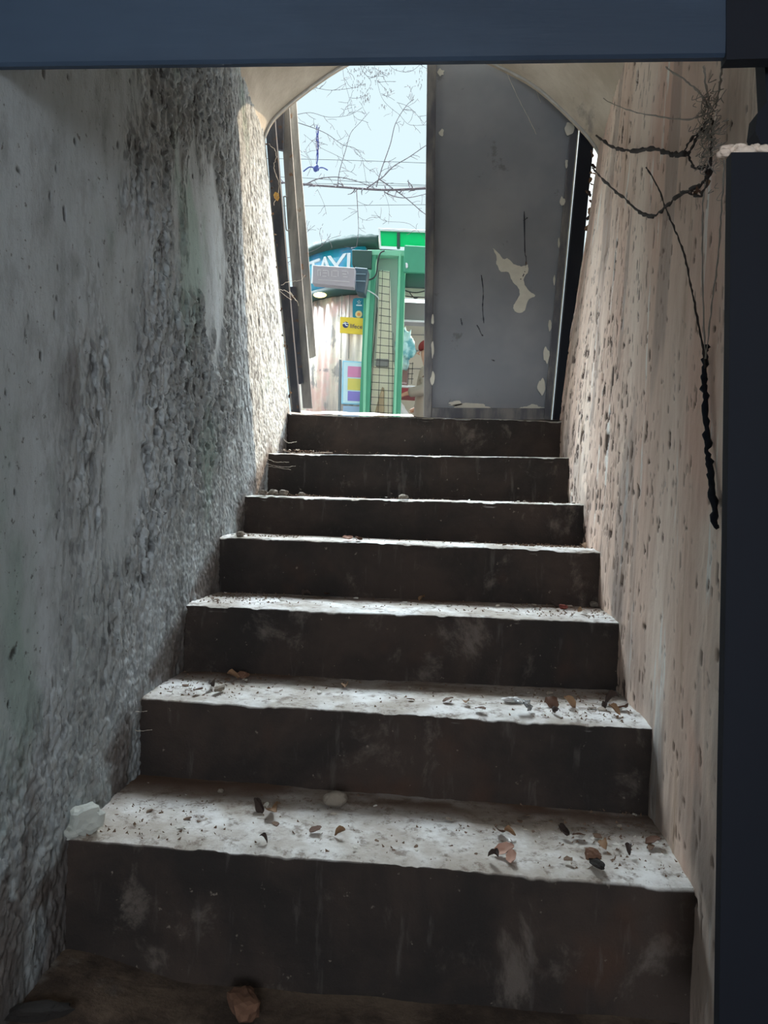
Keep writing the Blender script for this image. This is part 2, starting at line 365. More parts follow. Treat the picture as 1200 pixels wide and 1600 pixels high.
# cellar shell behind the camera
CEL = plain('dark_cellar_plaster', C(84, 84, 88), .9)
def boxobj(name, lo, hi, mat, kind='structure'):
    bm = bmesh.new(); add_box(bm, lo, hi); o = bm_obj(name, bm, mat); tag(o, kind=kind); return o
k = M('earth_floor'); c = k.mix(k.ramp(k.noise(7, 6, .7), .35, .65), C(60, 48, 40), C(110, 94, 80)); c = k.mix(k.ramp(k.noise(3, 5, .6), .55, .65), c, C(150, 148, 144)); k.bump(k.noise(50, 6, .7), .7, .006); FLM = k.base(c, .95)
Yg = np.linspace(-2, 1.45, 200); Xg = np.linspace(-.75, 2.0, 160); Xf, Yf = np.meshgrid(Xg, Yg, indexing='ij')
Zf = FLOOR_Z + .012 * (fbm(Xf * 9, Yf * 9, 2, 4) - .5) + .035 * sm(-(Xf + .52), -.10, .12) * sm(Yf, 1.0, 1.3)
fl = grid_mesh('floor', np.stack([Xf, Yf, Zf], -1), FLM)
bm = bmesh.new(); bm.from_mesh(fl.data); add_box(bm, (-1.3, -2, -1.1), (2.0, 1.45, FLOOR_Z - .03)); bm.to_mesh(fl.data); bm.free(); tag(fl, kind='structure')
boxobj('wall_back', (-1.3, -2.2, -1.0), (2.0, -2.0, 1.4), CEL)
bm = bmesh.new(); add_box(bm, (1.9, -2.0, -1.0), (2.0, 1.05, 1.4)); add_box(bm, (.62, 1.12, -1.0), (2.0, 1.2, 1.4)); tag(bm_obj('wall_side', bm, CEL), kind='structure')

# ------------------------------------------------------------------ staircase
stairs = empty('concrete_staircase', (-.11, 1.33, FLOOR_Z))
tag(stairs, 'flight of seven worn sooty concrete steps climbing to the open doorway', 'staircase')
LOC = np.array(root_loc(stairs))
nx = 230
for i in range(7):
    a, b = NL[i], NR[i]
    zb = FLOOR_Z - .03 if i == 0 else ZS[i - 1] - .01
    depth = (YS[i + 1] - YS[i] if i < 6 else .16) + .03
    h = ZS[i] - zb
    us = np.linspace(0, 1, nx); Xs = -.69 + us * (.485 + .69)
    prof2 = [(0, v) for v in np.linspace(0, 1, 34)[:-1]]           # riser
    prof2 += [(.002, 1.0), (.006, 1.0)]
    prof2 += [(v, 1.0) for v in np.linspace(.012, 1, 46)]
    P2 = np.array(prof2); nv = len(P2)
    Uu, K = np.meshgrid(us, np.arange(nv), indexing='ij'); XX = -.69 + Uu * 1.175
    f = (XX - XL) / (XR - XL)
    Yn = a[1] + (b[1] - a[1]) * f; Zn = a[2] + (b[2] - a[2]) * f
    isr = (K < 33); topk = np.clip((K - 33) / (nv - 34), 0, 1)
    dy = np.where(isr, 0, np.clip(P2[K, 0], 0, 1) * depth)
    vv = P2[K, 1]
    ZZ = zb + (Zn - zb) * np.where(isr, vv, 1.0)
    YY = Yn + dy
    n = fbm(XX * 5 + i * 7, vv * 3 + dy * 9, i * 3.3, 4) - .5; nf = fbm(XX * 34 + i * 7, vv * 14 + dy * 40, i * 2.2, 3) - .5
    YY = YY + np.where(isr, .010 * n + .004 * nf, 0)
    chip = sm(fbm(XX * 27 + i * 11, XX * 0, i * 5.1, 4), .52, .74) + .3 * sm(fbm(XX * 60 + i * 3, XX * 0 + .5, i * 1.7, 3), .45, .8)
    near = np.exp(-((np.where(isr, (1 - vv) * h, dy)) / .014) ** 2)
    YY = YY + near * (.002 + .003 * chip) * np.where(isr, 1, .6)
    ZZ = ZZ - near * (.002 + .004 * chip)
    ZZ = ZZ + np.where(isr, 0, (.004 * nf + .008 * n) * np.clip(topk * 5, 0, 1) + .004 * np.clip(topk * 3, 0, 1))
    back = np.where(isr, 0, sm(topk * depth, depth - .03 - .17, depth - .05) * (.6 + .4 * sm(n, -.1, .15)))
    Pm = np.stack([XX, YY, ZZ], -1)
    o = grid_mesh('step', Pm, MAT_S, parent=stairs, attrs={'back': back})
    bm = bmesh.new(); bm.from_mesh(o.data)
    add_box(bm, Vector((-.69, YS[i] + .03, zb)) - Vector(LOC), Vector((.485, YS[i] + depth, ZS[i] - .02)) - Vector(LOC))
    bmesh.ops.recalc_face_normals(bm, faces=bm.faces); bm.to_mesh(o.data); bm.free()
# outer ground
k = M('pale_paving'); GM = k.base(k.mix(k.noise(9, 5), C(62, 60, 60), C(84, 82, 80)), .9)
bm = bmesh.new(); add_box(bm, (-30, Y_END + .16, GROUND_Z - .3), (30, 60, GROUND_Z)); tag(bm_obj('floor_outside', bm, GM), kind='structure')
boxobj('wall_sun_blocker', (.68, 3.40, GROUND_Z - .1), (2.6, 3.5, 2.3), MAT_V)  # unseen wall added to stop sun leaking past the right post
# raised stone sill on the top step
k = M('sunlit_sill_stone'); k.bump(k.noise(60, 6, .7), .7, .005); SIL = k.base(k.mix(k.ramp(k.noise(14, 6, .7), .35, .65), C(120, 110, 100), C(190, 182, 174)), .9)
Xg = np.linspace(-.67, .47, 220); Yg = np.linspace(3.10, 3.29, 30); Xf, Yf = np.meshgrid(Xg, Yg, indexing='ij')
Zf = .386 + .012 * (fbm(Xf * 12, Yf * 12, 5, 4) - .5) + .002 + .036 * (Yf - 3.10) / .19 * sm(-Xf, .13, .16)
bm = bmesh.new()
sill = grid_mesh('door_sill', np.stack([Xf, Yf, Zf], -1), SIL)
bm.from_mesh(sill.data); add_box(bm, (-.67, 3.11, .34), (.47, 3.29, .378)); bm.to_mesh(sill.data); bm.free()
tag(sill, 'rough pale mortar sill catching sun on top of the highest step', 'door sill')
# ------------------------------------------------------------------ lower door frame (dark, close to the camera)
k = M('blue_grey_paint'); c = k.mix(k.ramp(k.noise(5, 4, .6, (.3, 1, 1)), .35, .7), C(46, 62, 82), C(62, 80, 102)); k.bump(k.noise(40, 4, .6, (.1, 1, 1)), .2, .003); BLU = k.base(c, .5)
k = M('dark_navy_paint'); k.bump(k.noise(40, 4, .6, (1, 1, .1)), .2, .003); NAVY = k.base(k.mix(k.noise(6, 4, .6, (1, 1, .2)), C(2, 9, 24), C(4, 13, 30)), .8)
lf = empty('lower_door_frame', (0, 1.06, FLOOR_Z)); tag(lf, 'dark blue painted door frame round the foot of the stairs, close to the viewer', 'door frame')
bm = bmesh.new(); add_box(bm, (-.93, 1.036, .612), (.348, 1.052, .90)); bevel(bm, .004, 1); bm_obj('lintel', bm, BLU, lf)
def ppoly(bm, pxs, Y, th, back=True):
    add_prism(bm, [onY(x, y, Y) for x, y in pxs], (0, th, 0))
bm = bmesh.new(); ppoly(bm, [(1143, 238), (1140, 500), (1136, 830), (1129, 1200), (1123, 1640), (1480, 1640), (1480, 236)], 1.055, .02); bm_obj('jamb', bm, NAVY, lf)
bm = bmesh.new(); ppoly(bm, [(1135, -60), (1135, 93), (1480, 84), (1480, -60)], 1.034, .02); tag(bm_obj('lintel_end', bm, NAVY, lf), 'darker end piece of the lintel')
bm = bmesh.new(); ppoly(bm, [(1194, 84), (1198, 160), (1184, 176), (1180, 205), (1196, 238), (1480, 238), (1480, 84)], 1.075, .03); bm_obj('upper_jamb', bm, NAVY, lf)
# broken mortar ledge on top of the jamb
bm = bmesh.new()
def rock(bm, c, r, seed, sq=(1, 1, .6), sub=3, amp=.5):
    v = bmesh.ops.create_icosphere(bm, subdivisions=sub, radius=1)['verts']
    co = np.array([q.co[:] for q in v]); n = fbm(co[:, 0] * 1.3 + seed, co[:, 1] * 1.3, co[:, 2] * 1.3 + seed * 2, 4) - .5
    n2 = fbm(co[:, 0] * 5 + seed, co[:, 1] * 5, co[:, 2] * 5, 3) - .5; co = np.sign(co) * np.abs(co) ** .8
    for q, k1, k2, cc in zip(v, n, n2, co):
        q.co = Vector(c) + Vector((cc[0] * sq[0], cc[1] * sq[1], cc[2] * sq[2])) * r * (1 + amp * 1.9 * k1 + .8 * amp * k2)
    return v
for i in range(26):
    x = 1128 + i * 3.6 + RNG.uniform(-3, 3); rock(bm, onY(x, 237 + RNG.uniform(-4, 4) , 1.075 + RNG.uniform(-.01, .01)), RNG.uniform(.004, .008), i, (1.4, 1, .9), 3, .9)
led = bm_obj('mortar_ledge', bm, MAT_R, None, True); tag(led, 'crumbling mortar lump sitting on the cut top of the dark right jamb', 'mortar')

# ------------------------------------------------------------------ upper doorway: steel frame and two leaves
k = M('grey_door_paint'); c = k.mix(k.ramp(k.noise(2.5, 4, .6), .35, .7), C(126, 130, 138), C(144, 147, 153)); c = k.mix(k.ramp(k.noise(9, 6, .7), .62, .7, 0, .6), c, C(88, 86, 88)); k.bump(k.noise(120, 3, .5), .12, .001); GDOOR = k.base(c, .55)
k = M('rail_paint'); c = k.mix(k.ramp(k.noise(14, 5, .6, (1, 1, .3)), .4, .65), C(84, 86, 94), C(128, 126, 124)); GRAIL = k.base(c, .6)
k = M('peeled_undercoat'); GPEEL = k.base(k.mix(k.noise(40, 4), C(196, 194, 184), C(222, 220, 208)), .8)
k = M('rusty_dark_steel'); c = k.mix(k.ramp(k.noise(12, 5, .65, (1, 1, .3)), .4, .66), C(40, 46, 58), C(74, 74, 80)); c = k.mix(k.ramp(k.noise(30, 4), .6, .7), c, C(84, 62, 48)); k.bump(k.noise(70, 5), .5, .003); DSTEEL = k.base(c, .75)
k = M('weathered_grey_steel'); c = k.mix(k.ramp(k.noise(10, 5, .65, (1, 1, .2)), .4, .66), C(104, 104, 104), C(150, 148, 142)); c = k.mix(k.ramp(k.noise(26, 4), .62, .7), c, C(110, 84, 62)); k.bump(k.noise(70, 5), .4, .002); LSTEEL = k.base(c, .7)
def wpt(x, y, Y): return Vector(onY(x, y, Y))
leaf = empty('steel_door_leaf', wpt(862, 656, 3.20)); tag(leaf, 'grey sheet steel door leaf with peeling paint closing the right of the doorway', 'door')
Yd = 3.205
def rdg(y): return 905 + (862 - 905) * (y - 200) / 455.0
def ldg(y): return 667 + (661.5 - 667) * (y - 100) / 555.0
bm = bmesh.new(); ppoly(bm, [(ldg(30) + 3, 30), (ldg(650) + 3, 650), (rdg(650) - 3, 652), (rdg(200) - 3, 200), (rdg(30) - 3, 30)], Yd + .022, .004)
bm_obj('sheet_panel', bm, GDOOR, leaf)
bm = bmesh.new(); ppoly(bm, [(ldg(30), 30), (ldg(655), 655), (ldg(655) + 13, 655), (ldg(30) + 15, 30)], Yd, .03); bevel(bm, .002, 1); bm_obj('left_stile', bm, GRAIL, leaf)
bm = bmesh.new(); ppoly(bm, [(rdg(30) - 14, 30), (rdg(656) - 12, 656), (rdg(657), 657), (rdg(30), 30)], Yd, .03); bevel(bm, .002, 1); bm_obj('right_stile', bm, GRAIL, leaf)
bm = bmesh.new(); ppoly(bm, [(ldg(638) + 13, 637), (ldg(655) + 13, 655), (rdg(656) - 12, 656), (rdg(638) - 12, 638)], Yd + .002, .028); bevel(bm, .002, 1); bm_obj('bottom_rail', bm, GRAIL, leaf)
bm = bmesh.new(); add_tube(bm, [wpt(rdg(y) - 1, y, Yd - .002) for y in (60, 200, 400, 656)], .0025, 6); add_tube(bm, [wpt(ldg(657), 657, Yd - .002), wpt(rdg(657), 658, Yd - .002)], .0025, 6)
tag(bm_obj('edge_bead', bm, GPEEL, leaf), 'pale worn edge of the door leaf')
def peel(name, pts, label, Y=Yd + .0195, jit=0):
    bm = bmesh.new(); P = smooth_pts(pts + [pts[0]], 4)[:-1]
    P = [Vector((p[0] + RNG.uniform(-jit, jit), p[1] + RNG.uniform(-jit, jit), 0)) for p in P]
    ppoly(bm, [(p[0], p[1]) for p in P], Y, .0022); return tag(bm_obj(name, bm, GPEEL, leaf), label)
peel('peeled_patch', [(770, 388, 0), (778, 394, 0), (786, 404, 0), (794, 404, 0), (802, 412, 0), (815, 416, 0), (825, 414, 0), (824, 426, 0), (818, 438, 0), (824, 452, 0), (836, 462, 0), (826, 468, 0), (820, 484, 0), (812, 489, 0), (803, 484, 0), (804, 474, 0), (811, 462, 0), (810, 450, 0), (800, 438, 0), (794, 426, 0), (782, 424, 0), (776, 412, 0), (775, 400, 0)], 'large pale patch of flaked paint', jit=.8)
def blob(cx, cy, rx, ry, sd, n=16):
    r = random.Random(sd); return [(cx + rx * math.cos(a) * r.uniform(.6, 1.15), cy + ry * math.sin(a) * r.uniform(.6, 1.15), 0) for a in [2 * math.pi * q / n for q in range(n)]]
peel('peeled_patch', blob(735, 635, 34, 6.5, 1), 'pale filler strip along the bottom rail', jit=.6)
peel('peeled_patch', blob(712, 630, 10, 5, 11), 'pale filler blob on the bottom rail')
peel('peeled_patch', blob(832, 637, 18, 5, 2), 'pale filler strip near the bottom corner', jit=.6)
for q, (x, y, a, b) in enumerate([(889, 200, 8, 11), (885, 255, 2.5, 8), (879, 315, 4, 8), (873, 380, 1.8, 9), (866, 438, 1.6, 8), (859, 508, 3, 9), (854, 555, 5, 14), (846, 604, 6, 14), (676, 500, 3, 8), (676, 545, 2.5, 14), (676, 592, 3.5, 11), (689, 113, 6, 6), (690, 207, 4, 6)]):
    peel('filler_spot', blob(x, y, a, b, 20 + q, 10), 'pale filler spot along the door rail', Y=(Yd + .0195 if x > 686 and x < 880 - (y - 200) * .09 else Yd - .0022))
for pts in ([(819, 330), (820, 392), (822, 402), (821, 420), (817, 432), (813, 437)], [(752, 430), (755, 455), (754, 480), (756, 505)], [(745, 508), (748, 513), (752, 522), (755, 525)], [(720, 498), (722, 508)], [(768, 562), (773, 564)], [(818, 345), (824, 340)]):
    bm = bmesh.new(); P = smooth_pts([wpt(x, y, Yd + .0215) for x, y in pts], 6); add_tube(bm, P, [RNG.uniform(.0008, .0034) for _ in P], 5)
    tag(bm_obj('dark_scuff', bm, DSTEEL, leaf), 'thin dark trickle of dirt on the panel')
fr = empty('steel_door_frame', wpt(660, 660, 3.19)); tag(fr, 'dark rusty steel door frame lining both sides of the top doorway', 'door frame')
bm = bmesh.new(); ppoly(bm, [(rdg(60) + 3, 60), (rdg(200) + 3, 200), (rdg(660) + 3, 660), (879, 660), (896, 560), (911, 400), (920, 300), (928, 225), (945, 60)], 3.175, .05); bevel(bm, .002, 1); bm_obj('right_post', bm, NAVY, fr)
bm = bmesh.new(); ppoly(bm, [(412, 120), (416, 215), (430, 400), (455, 648), (469, 646), (447, 400), (430, 195), (427, 120)], 3.19, .03); bevel(bm, .002, 1); bm_obj('left_post', bm, DSTEEL, fr)
bm = bmesh.new(); add_tube(bm, [wpt(x, y, 3.18) for x, y in [(412, 205), (417, 260), (424, 330), (433, 420), (444, 520), (456, 640)]], .0035, 6); tag(bm_obj('edge_rod', bm, LSTEEL, fr), 'thin pale rod along the left post')
gate = empty('folded_steel_leaf', wpt(478, 645, 3.26)); tag(gate, 'narrow left door leaf standing open, weathered grey steel seen almost edge on', 'door')
bm = bmesh.new(); ppoly(bm, [(436, 130), (440, 205), (451, 377), (473, 638), (488, 638), (467, 377), (455, 215), (450, 130)], 3.26, .012); bevel(bm, .002, 1); bm_obj('inner_stile', bm, LSTEEL, gate)
bm = bmesh.new(); ppoly(bm, [(449, 130), (455, 235), (466, 377), (483, 560), (493.5, 556), (480, 377), (468, 235), (461, 130)], 3.32, .012); bevel(bm, .002, 1); bm_obj('outer_stile', bm, LSTEEL, gate)
bm = bmesh.new(); ppoly(bm, [(428, 120), (432, 232), (442, 234), (444, 120)], 3.235, .02); bm_obj('top_plate', bm, DSTEEL, gate)
bm = bmesh.new(); ppoly(bm, [(451, 448), (458, 520), (463, 595), (467, 600), (474, 598), (470, 560), (462, 448)], 3.245, .012); bm_obj('lower_plate', bm, DSTEEL, gate)
bm = bmesh.new(); add_tube(bm, smooth_pts([wpt(x, y, 3.25) for x, y in [(449, 308), (444, 307), (443.5, 312), (446.5, 352), (448.5, 360), (453, 359)]], 5), .0028, 7); bm_obj('pull_handle', bm, LSTEEL, gate)

# ------------------------------------------------------------------ dry leaves, cobwebs in the gaps, dark crevice
DLEAF = [plain('dry_leaf_brown', C(92, 62, 44), .8), plain('dry_leaf_tan', C(140, 108, 80), .8), plain('dry_leaf_dark', C(56, 42, 36), .85)]
k = M('cobweb_dust'); WEB = k.base(k.mix(k.noise(60), C(138, 130, 122), C(172, 164, 154)), 1.0)
DWEB = plain('dark_dust', C(62, 56, 54), 1.0)
LWEB = plain('pale_cobweb', C(214, 204, 190), 1.0)
def leaf_mesh(name, mat, ln, seed, curl):
    r = random.Random(seed); nu, nv = 9, 6; P = np.zeros((nu, nv, 3))
    ph = r.uniform(0, 6)
    for i in range(nu):
        u = i / (nu - 1); wd = ln * .34 * math.sin(math.pi * min(1, u * .96 + .03)) ** .7
        for j in range(nv):
            v = (j / (nv - 1) - .5) * 2; a = v * curl * 1.3
            P[i, j] = ((u - .5) * ln, wd * math.sin(a) / max(curl, .3) * (1 + .12 * math.sin(u * 17 + ph)), wd * (1 - math.cos(a)) + ln * .22 * curl * math.sin(u * 3 + ph) + ln * .03 * math.sin(v * 5 + u * 9))
    P[:, :, 2] -= P[:, :, 2].min()
    bm = bmesh.new(); T = []
    for off in (0, -.0006):
        T.append([[bm.verts.new(P[i, j] + np.array([0, 0, off])) for j in range(nv)] for i in range(nu)])
    for t_, fl_ in ((T[0], 0), (T[1], 1)):
        for i in range(nu - 1):
            for j in range(nv - 1):
                q = (t_[i][j], t_[i + 1][j], t_[i + 1][j + 1], t_[i][j + 1]); bm.faces.new(q if not fl_ else q[::-1])
    me = bpy.data.meshes.new(name); bm.to_mesh(me); bm.free(); me.materials.append(mat)
    me.polygons.foreach_set('use_smooth', [True] * len(me.polygons)); return me
LEAVES = [leaf_mesh('dry_leaf', DLEAF[i % 3], .030, i, c) for i, c in enumerate((.5, .9, 1.3, .7, 1.1, 1.6))]
def leaf_at(loc, rot, s, k, label, group=None):
    o = bpy.data.objects.new('dry_leaf', LEAVES[k % 6]); col.objects.link(o); o.location = loc; o.rotation_euler = rot; o.scale = (s, s, s)
    tag(o, label, 'dry leaf', group); return o
def lerp_path(pts, y):
    for a, b in zip(pts[:-1], pts[1:]):
        if a[1] <= y <= b[1]: return a[0] + (b[0] - a[0]) * (y - a[1]) / (b[1] - a[1])
    return pts[-1][0]
gap = [(926, 225), (925, 300), (920, 400), (909, 450), (904, 520), (893, 600), (886, 650)]
for i in range(46):
    y = RNG.choice([RNG.uniform(240, 340), RNG.uniform(340, 475), RNG.uniform(380, 470), RNG.uniform(480, 640)]); x = lerp_path(gap, y) + RNG.uniform(-7, 3)
    leaf_at(wpt(x, y, 3.165 - RNG.uniform(0, .03)), (RNG.uniform(0, 6), RNG.uniform(0, 6), RNG.uniform(0, 6)), RNG.uniform(.5, 1.1), i,
            f"{['brown', 'tan', 'dark'][i % 3]} dry leaf scrap wedged in the gap beside the right post, {['near the arch', 'in the upper part', 'halfway up', 'in the lower part', 'near the sill'][min(4, int((y - 240) / 80))]}", 'dry leaf scraps wedged beside the right post')
lgap = [(414, 205), (424, 300), (430, 400), (441, 480), (447, 560), (455, 650), (450, 690)]
for i in range(22):
    y = RNG.uniform(220, 690); x = lerp_path(lgap, y) + RNG.uniform(-3, 3)
    leaf_at(wpt(x, y, 3.12), (RNG.uniform(0, 6), RNG.uniform(0, 6), RNG.uniform(0, 6)), RNG.uniform(.3, .6), i + 2,
            f"{['tan', 'dark', 'brown'][i % 3]} leaf scrap beside the left post, {['near the arch', 'in the upper part', 'halfway up', 'in the lower part', 'near the sill'][min(4, int((y - 220) / 94))]}", 'leaf scraps beside the left post')
for (x, y, s) in ((429, 312, 1.0), (432, 300, .7)):
    pass
k = M('yellow_leaf'); YL = k.base(C(222, 178, 96), .7)
ym = leaf_mesh('yellow_leaf', YL, .035, 9, .8)
o = bpy.data.objects.new('yellow_leaf', ym); col.objects.link(o); o.location = wpt(431, 308, 3.12); o.rotation_euler = (1.3, 1.2, .4)
tag(o, 'sunlit yellow leaf hanging in a cobweb beside the left post', 'dry leaf')
def strands(name, paths, fn, r, mat, label, cat, jit=.0, group=None, n=8, rv=.4):
    bm = bmesh.new()
    for pts in paths:
        P = smooth_pts([Vector(fn(*p)) for p in pts], n)
        P = [p + Vector((RNG.uniform(-jit, jit), RNG.uniform(-jit, jit), RNG.uniform(-jit, jit))) for p in P]
        add_tube(bm, P, [r * RNG.uniform(1 - rv, 1 + rv) for _ in P], 5)
    o = bm_obj(name, bm, mat, None, True); tag(o, label, cat, group); return o
def wallR(x, y, off=.025):
    X = .46
    for _ in range(8):
        p = onX(x, y, X - off); X = XR + .125 * float(sY(p[1])) * float(wall_t(p[1], p[2])) ** 1.1
        if p[1] > Y_END - .01: return onY(x, y, Y_END - .02)
    return onX(x, y, X - off)
strands('cobweb_strand', [[(932, 212), (958, 230), (985, 236), (1020, 233), (1050, 241), (1072, 240)]], wallR, .0042, DWEB, 'thick dusty cobweb strand running level from the arch corner on the right wall', 'cobweb', .0022, rv=.6)
strands('cobweb_strand', [[(926, 262), (950, 288), (975, 310), (1000, 332), (1022, 337), (1045, 318), (1070, 300), (1095, 288), (1112, 268)]], wallR, .0034, DWEB, 'thick dark cobweb strand sagging in a deep loop on the right wall', 'cobweb', .0018, rv=.6)
strands('cobweb_strand', [[(905, 118), (945, 155), (985, 173), (1030, 182), (1070, 187), (1110, 176)]], wallR, .0016, WEB, 'thin cobweb strand sagging just below the lintel on the right wall', 'cobweb', .001)
strands('cobweb_strand', [[(1040, 105), (1070, 125), (1090, 142), (1108, 168)], [(1100, 105), (1104, 140), (1110, 170)], [(1128, 105), (1124, 140), (1118, 170)]], wallR, .0018, WEB, 'short cobweb threads reaching from the lintel to the dusty clump', 'cobweb', .001)
strands('cobweb_strand', [[(1010, 262), (1028, 292), (1042, 330), (1055, 360), (1068, 395), (1078, 440), (1086, 480), (1098, 545), (1102, 575)]], wallR, .0017, DWEB, 'long dark thread dropping diagonally down the right wall', 'cobweb', .0008)
strands('cobweb_strand', [[(1132, 250), (1128, 320), (1122, 400), (1112, 480), (1103, 560)]], wallR, .0013, WEB, 'faint hanging thread closest to the dark right jamb', 'cobweb', .0008)
strands('cobweb_strand', [[(1104, 260), (1098, 330), (1098, 450), (1102, 560)]], wallR, .0013, WEB, 'faint vertical thread hanging from the cobweb clump', 'cobweb', .0008)
strands('cobweb_strand', [[(1075, 240), (1090, 215), (1105, 190)], [(1075, 242), (1085, 262), (1100, 262)], [(1068, 242), (1082, 215), (1108, 200)], [(1112, 180), (1112, 240), (1100, 300), (1085, 305)]], wallR, .0026, DWEB, 'ring of dark cobweb joining the clump and the level strand', 'cobweb', .002, rv=.6)
bm = bmesh.new()
for i in range(170):
    a = (1106 + RNG.gauss(0, 9) + 12 * RNG.random(), 205 + RNG.gauss(0, 34)); b = (a[0] + RNG.gauss(0, 6), a[1] + RNG.gauss(0, 14))
    A_, B_ = Vector(wallR(*a)), Vector(wallR(min(b[0], 1160), b[1])); Mm = (A_ + B_) / 2 + Vector((-.008, RNG.uniform(-.01, .01), -.006))
    add_tube(bm, smooth_pts([A_, Mm, B_], 4), RNG.uniform(.0003, .0009), 4)
tag(bm_obj('cobweb_clump', bm, WEB, None, True), 'matted grey cobweb clump on the right wall beside the top of the dark jamb', 'cobweb')
for q, (x, y, s) in enumerate([(1085, 303, .5), (1096, 296, .6), (1101, 288, .5), (1108, 275, .7), (1088, 302, .4)]):
    leaf_at(wallR(x, y), (RNG.uniform(0, 6), 1, RNG.uniform(0, 6)), s, q + 2, 'dark leaf crumb caught at the low end of the cobweb clump', 'crumbs caught in the cobweb')
strands('dark_crevice', [[(1103, 540), (1100, 580), (1101, 620), (1104, 680), (1108, 720), (1113, 770), (1118, 825)]], lambda x, y: wallR(x, y, .012), .0055, NAVY, 'ragged black strip for the dark gap down the right wall against the dark jamb', 'cable', .0022, rv=.35)  # dark gap beside the jamb, put in as a black strip
strands('cobweb_strand', [[(430, 445), (436, 452), (448, 455), (458, 462)], [(432, 448), (445, 462), (455, 468)], [(440, 446), (452, 440), (470, 438), (476, 430)], [(452, 455), (463, 470), (467, 478)]], lambda x, y: onY(x, y, 3.12), .0010, LWEB, 'tangle of pale cobweb strung across the left steel post', 'cobweb', .0025)
strands('cobweb_strand', [[(420, 225), (432, 240), (428, 262), (436, 290), (428, 320)]], lambda x, y: onY(x, y, 3.12), .0010, LWEB, 'pale cobweb thread carrying the yellow leaf beside the left post', 'cobweb', .0025)
strands('cobweb_strand', [[(412, 722), (425, 727), (445, 730), (462, 728)], [(413, 728), (430, 730), (455, 734)], [(416, 715), (430, 722), (452, 722)]], lambda x, y: onY(x, y, 2.75), .0006, LWEB, 'pale cobweb wisp over the left end of the sixth step', 'cobweb', .0012)
strands('cobweb_strand', [[(443, 686), (452, 692), (463, 690)], [(430, 700), (450, 706), (470, 708), (520, 707)]], lambda x, y: onY(x, y, 3.0), .0011, LWEB, 'pale cobweb wisp below the left end of the top step', 'cobweb', .002)
strands('cobweb_strand', [[(204, 1108), (212, 1112), (230, 1111)]], lambda x, y: onY(x, y, 1.63), .0005, LWEB, 'upper fine thread at the left end of the second step', 'cobweb', .0005)
strands('cobweb_strand', [[(205, 1135), (215, 1142), (238, 1140)]], lambda x, y: onY(x, y, 1.63), .0005, LWEB, 'lower fine thread at the left end of the second step', 'cobweb', .0005)
strands('cobweb_strand', [[(838, 142), (845, 160)], [(790, 110), (808, 150), (826, 185), (838, 210)]], lambda x, y: onY(x, y, 3.16), .0007, LWEB, 'faint thread hanging in front of the grey door under the arch', 'cobweb', .0008)

# ------------------------------------------------------------------ litter on the treads
def nose(i, f): return NL[i] * (1 - f) + NR[i] * f
def tread_pt(x, y, i):
    p = onZ(x, y, ZS[i] + .004); return Vector((p[0], p[1], ZS[i] + .006))
STONE = plain('plaster_stone', C(134, 124, 112), .95, 0, .15, 40); BSTONE = plain('brown_stone', C(116, 84, 66), .9, 0, .2, 40); WSTONE = plain('white_plaster_lump', C(190, 194, 188), .95, 0, .06, 60); DSTONE = plain('dark_lump', C(34, 30, 28), .95)
def stone(name, loc, r, seed, mat, label, cat, sq=(1, 1, .6), group=None, amp=.5):
    bm = bmesh.new(); rock(bm, (0, 0, 0), r, seed, sq, 3, amp)
    zmin = min(v.co.z for v in bm.verts); bmesh.ops.translate(bm, verts=bm.verts, vec=(0, 0, -zmin))
    me = bpy.data.meshes.new(name); bm.to_mesh(me); bm.free(); o = link(name, me, None, mat); o.location = loc; o.rotation_euler = (0, 0, seed * 1.3)
    tag(o, label, cat, group); return o
stone('plaster_lump', tread_pt(140, 1298, 0) + Vector((-.005, -.01, -.004)), .030, 3, WSTONE, 'large white plaster lump at the left end of the lowest step', 'rubble', (1.1, .9, .95), amp=.35)
stone('plaster_lump', tread_pt(124, 1302, 0) + Vector((-.012, -.012, -.006)), .017, 8, WSTONE, 'smaller white plaster lump in front of the large white one on the lowest step', 'rubble', (1.2, 1, .7))
stone('stone', tread_pt(524, 1262, 0), .019, 12, STONE, 'squarish grey stone against the riser at the back of the lowest step', 'stone', (1.2, .8, .8), amp=.4)
stone('stone', Vector(onZ(382, 1584, FLOOR_Z + .006)) * 1.0, .030, 21, BSTONE, 'reddish brown stone lying on the floor at the foot of the stairs', 'stone', (1.25, .8, .55), amp=.4)
stone('dark_lump', Vector(onZ(58, 1590, FLOOR_Z + .03)), .030, 5, DSTONE, 'flat black lump at the bottom left beside the rough wall', 'rubble', (1.4, .6, .3))
stone('stone', tread_pt(925, 1348, 0), .012, 31, BSTONE, 'small brown stone with a pale top near the right of the lowest step', 'stone', (1.1, .9, .9))
stone('stone', tread_pt(932, 1356, 0), .012, 33, DSTONE, 'small dark stone beside the brown one near the right of the lowest step', 'stone', (1.5, .7, .45))
stone('stone', tread_pt(380, 1061, 1), .011, 41, BSTONE, 'little brown stone at the back left of the second step', 'stone', (1.2, .9, .7))
stone('stone', tread_pt(342, 1082, 1), .011, 42, STONE, 'little grey stone near the left edge of the second step', 'stone', (1.5, .7, .5))
stone('stone', tread_pt(345, 1240, 0) + Vector((.0, 0, 0)), .006, 47, STONE, 'tiny pale stone at the back of the lowest step near the left', 'stone')
stone('stone', tread_pt(928, 950, 2), .012, 52, STONE, 'grey stone in the right corner of the third step', 'stone')
stone('stone', tread_pt(880, 953, 2), .011, 57, plain('red_fragment', C(120, 58, 48), .8), 'dull red fragment near the right end of the third step', 'fragment')
stone('stone', tread_pt(400, 832, 3), .010, 62, STONE, 'lump of rubble at the left end of the fourth step', 'rubble')
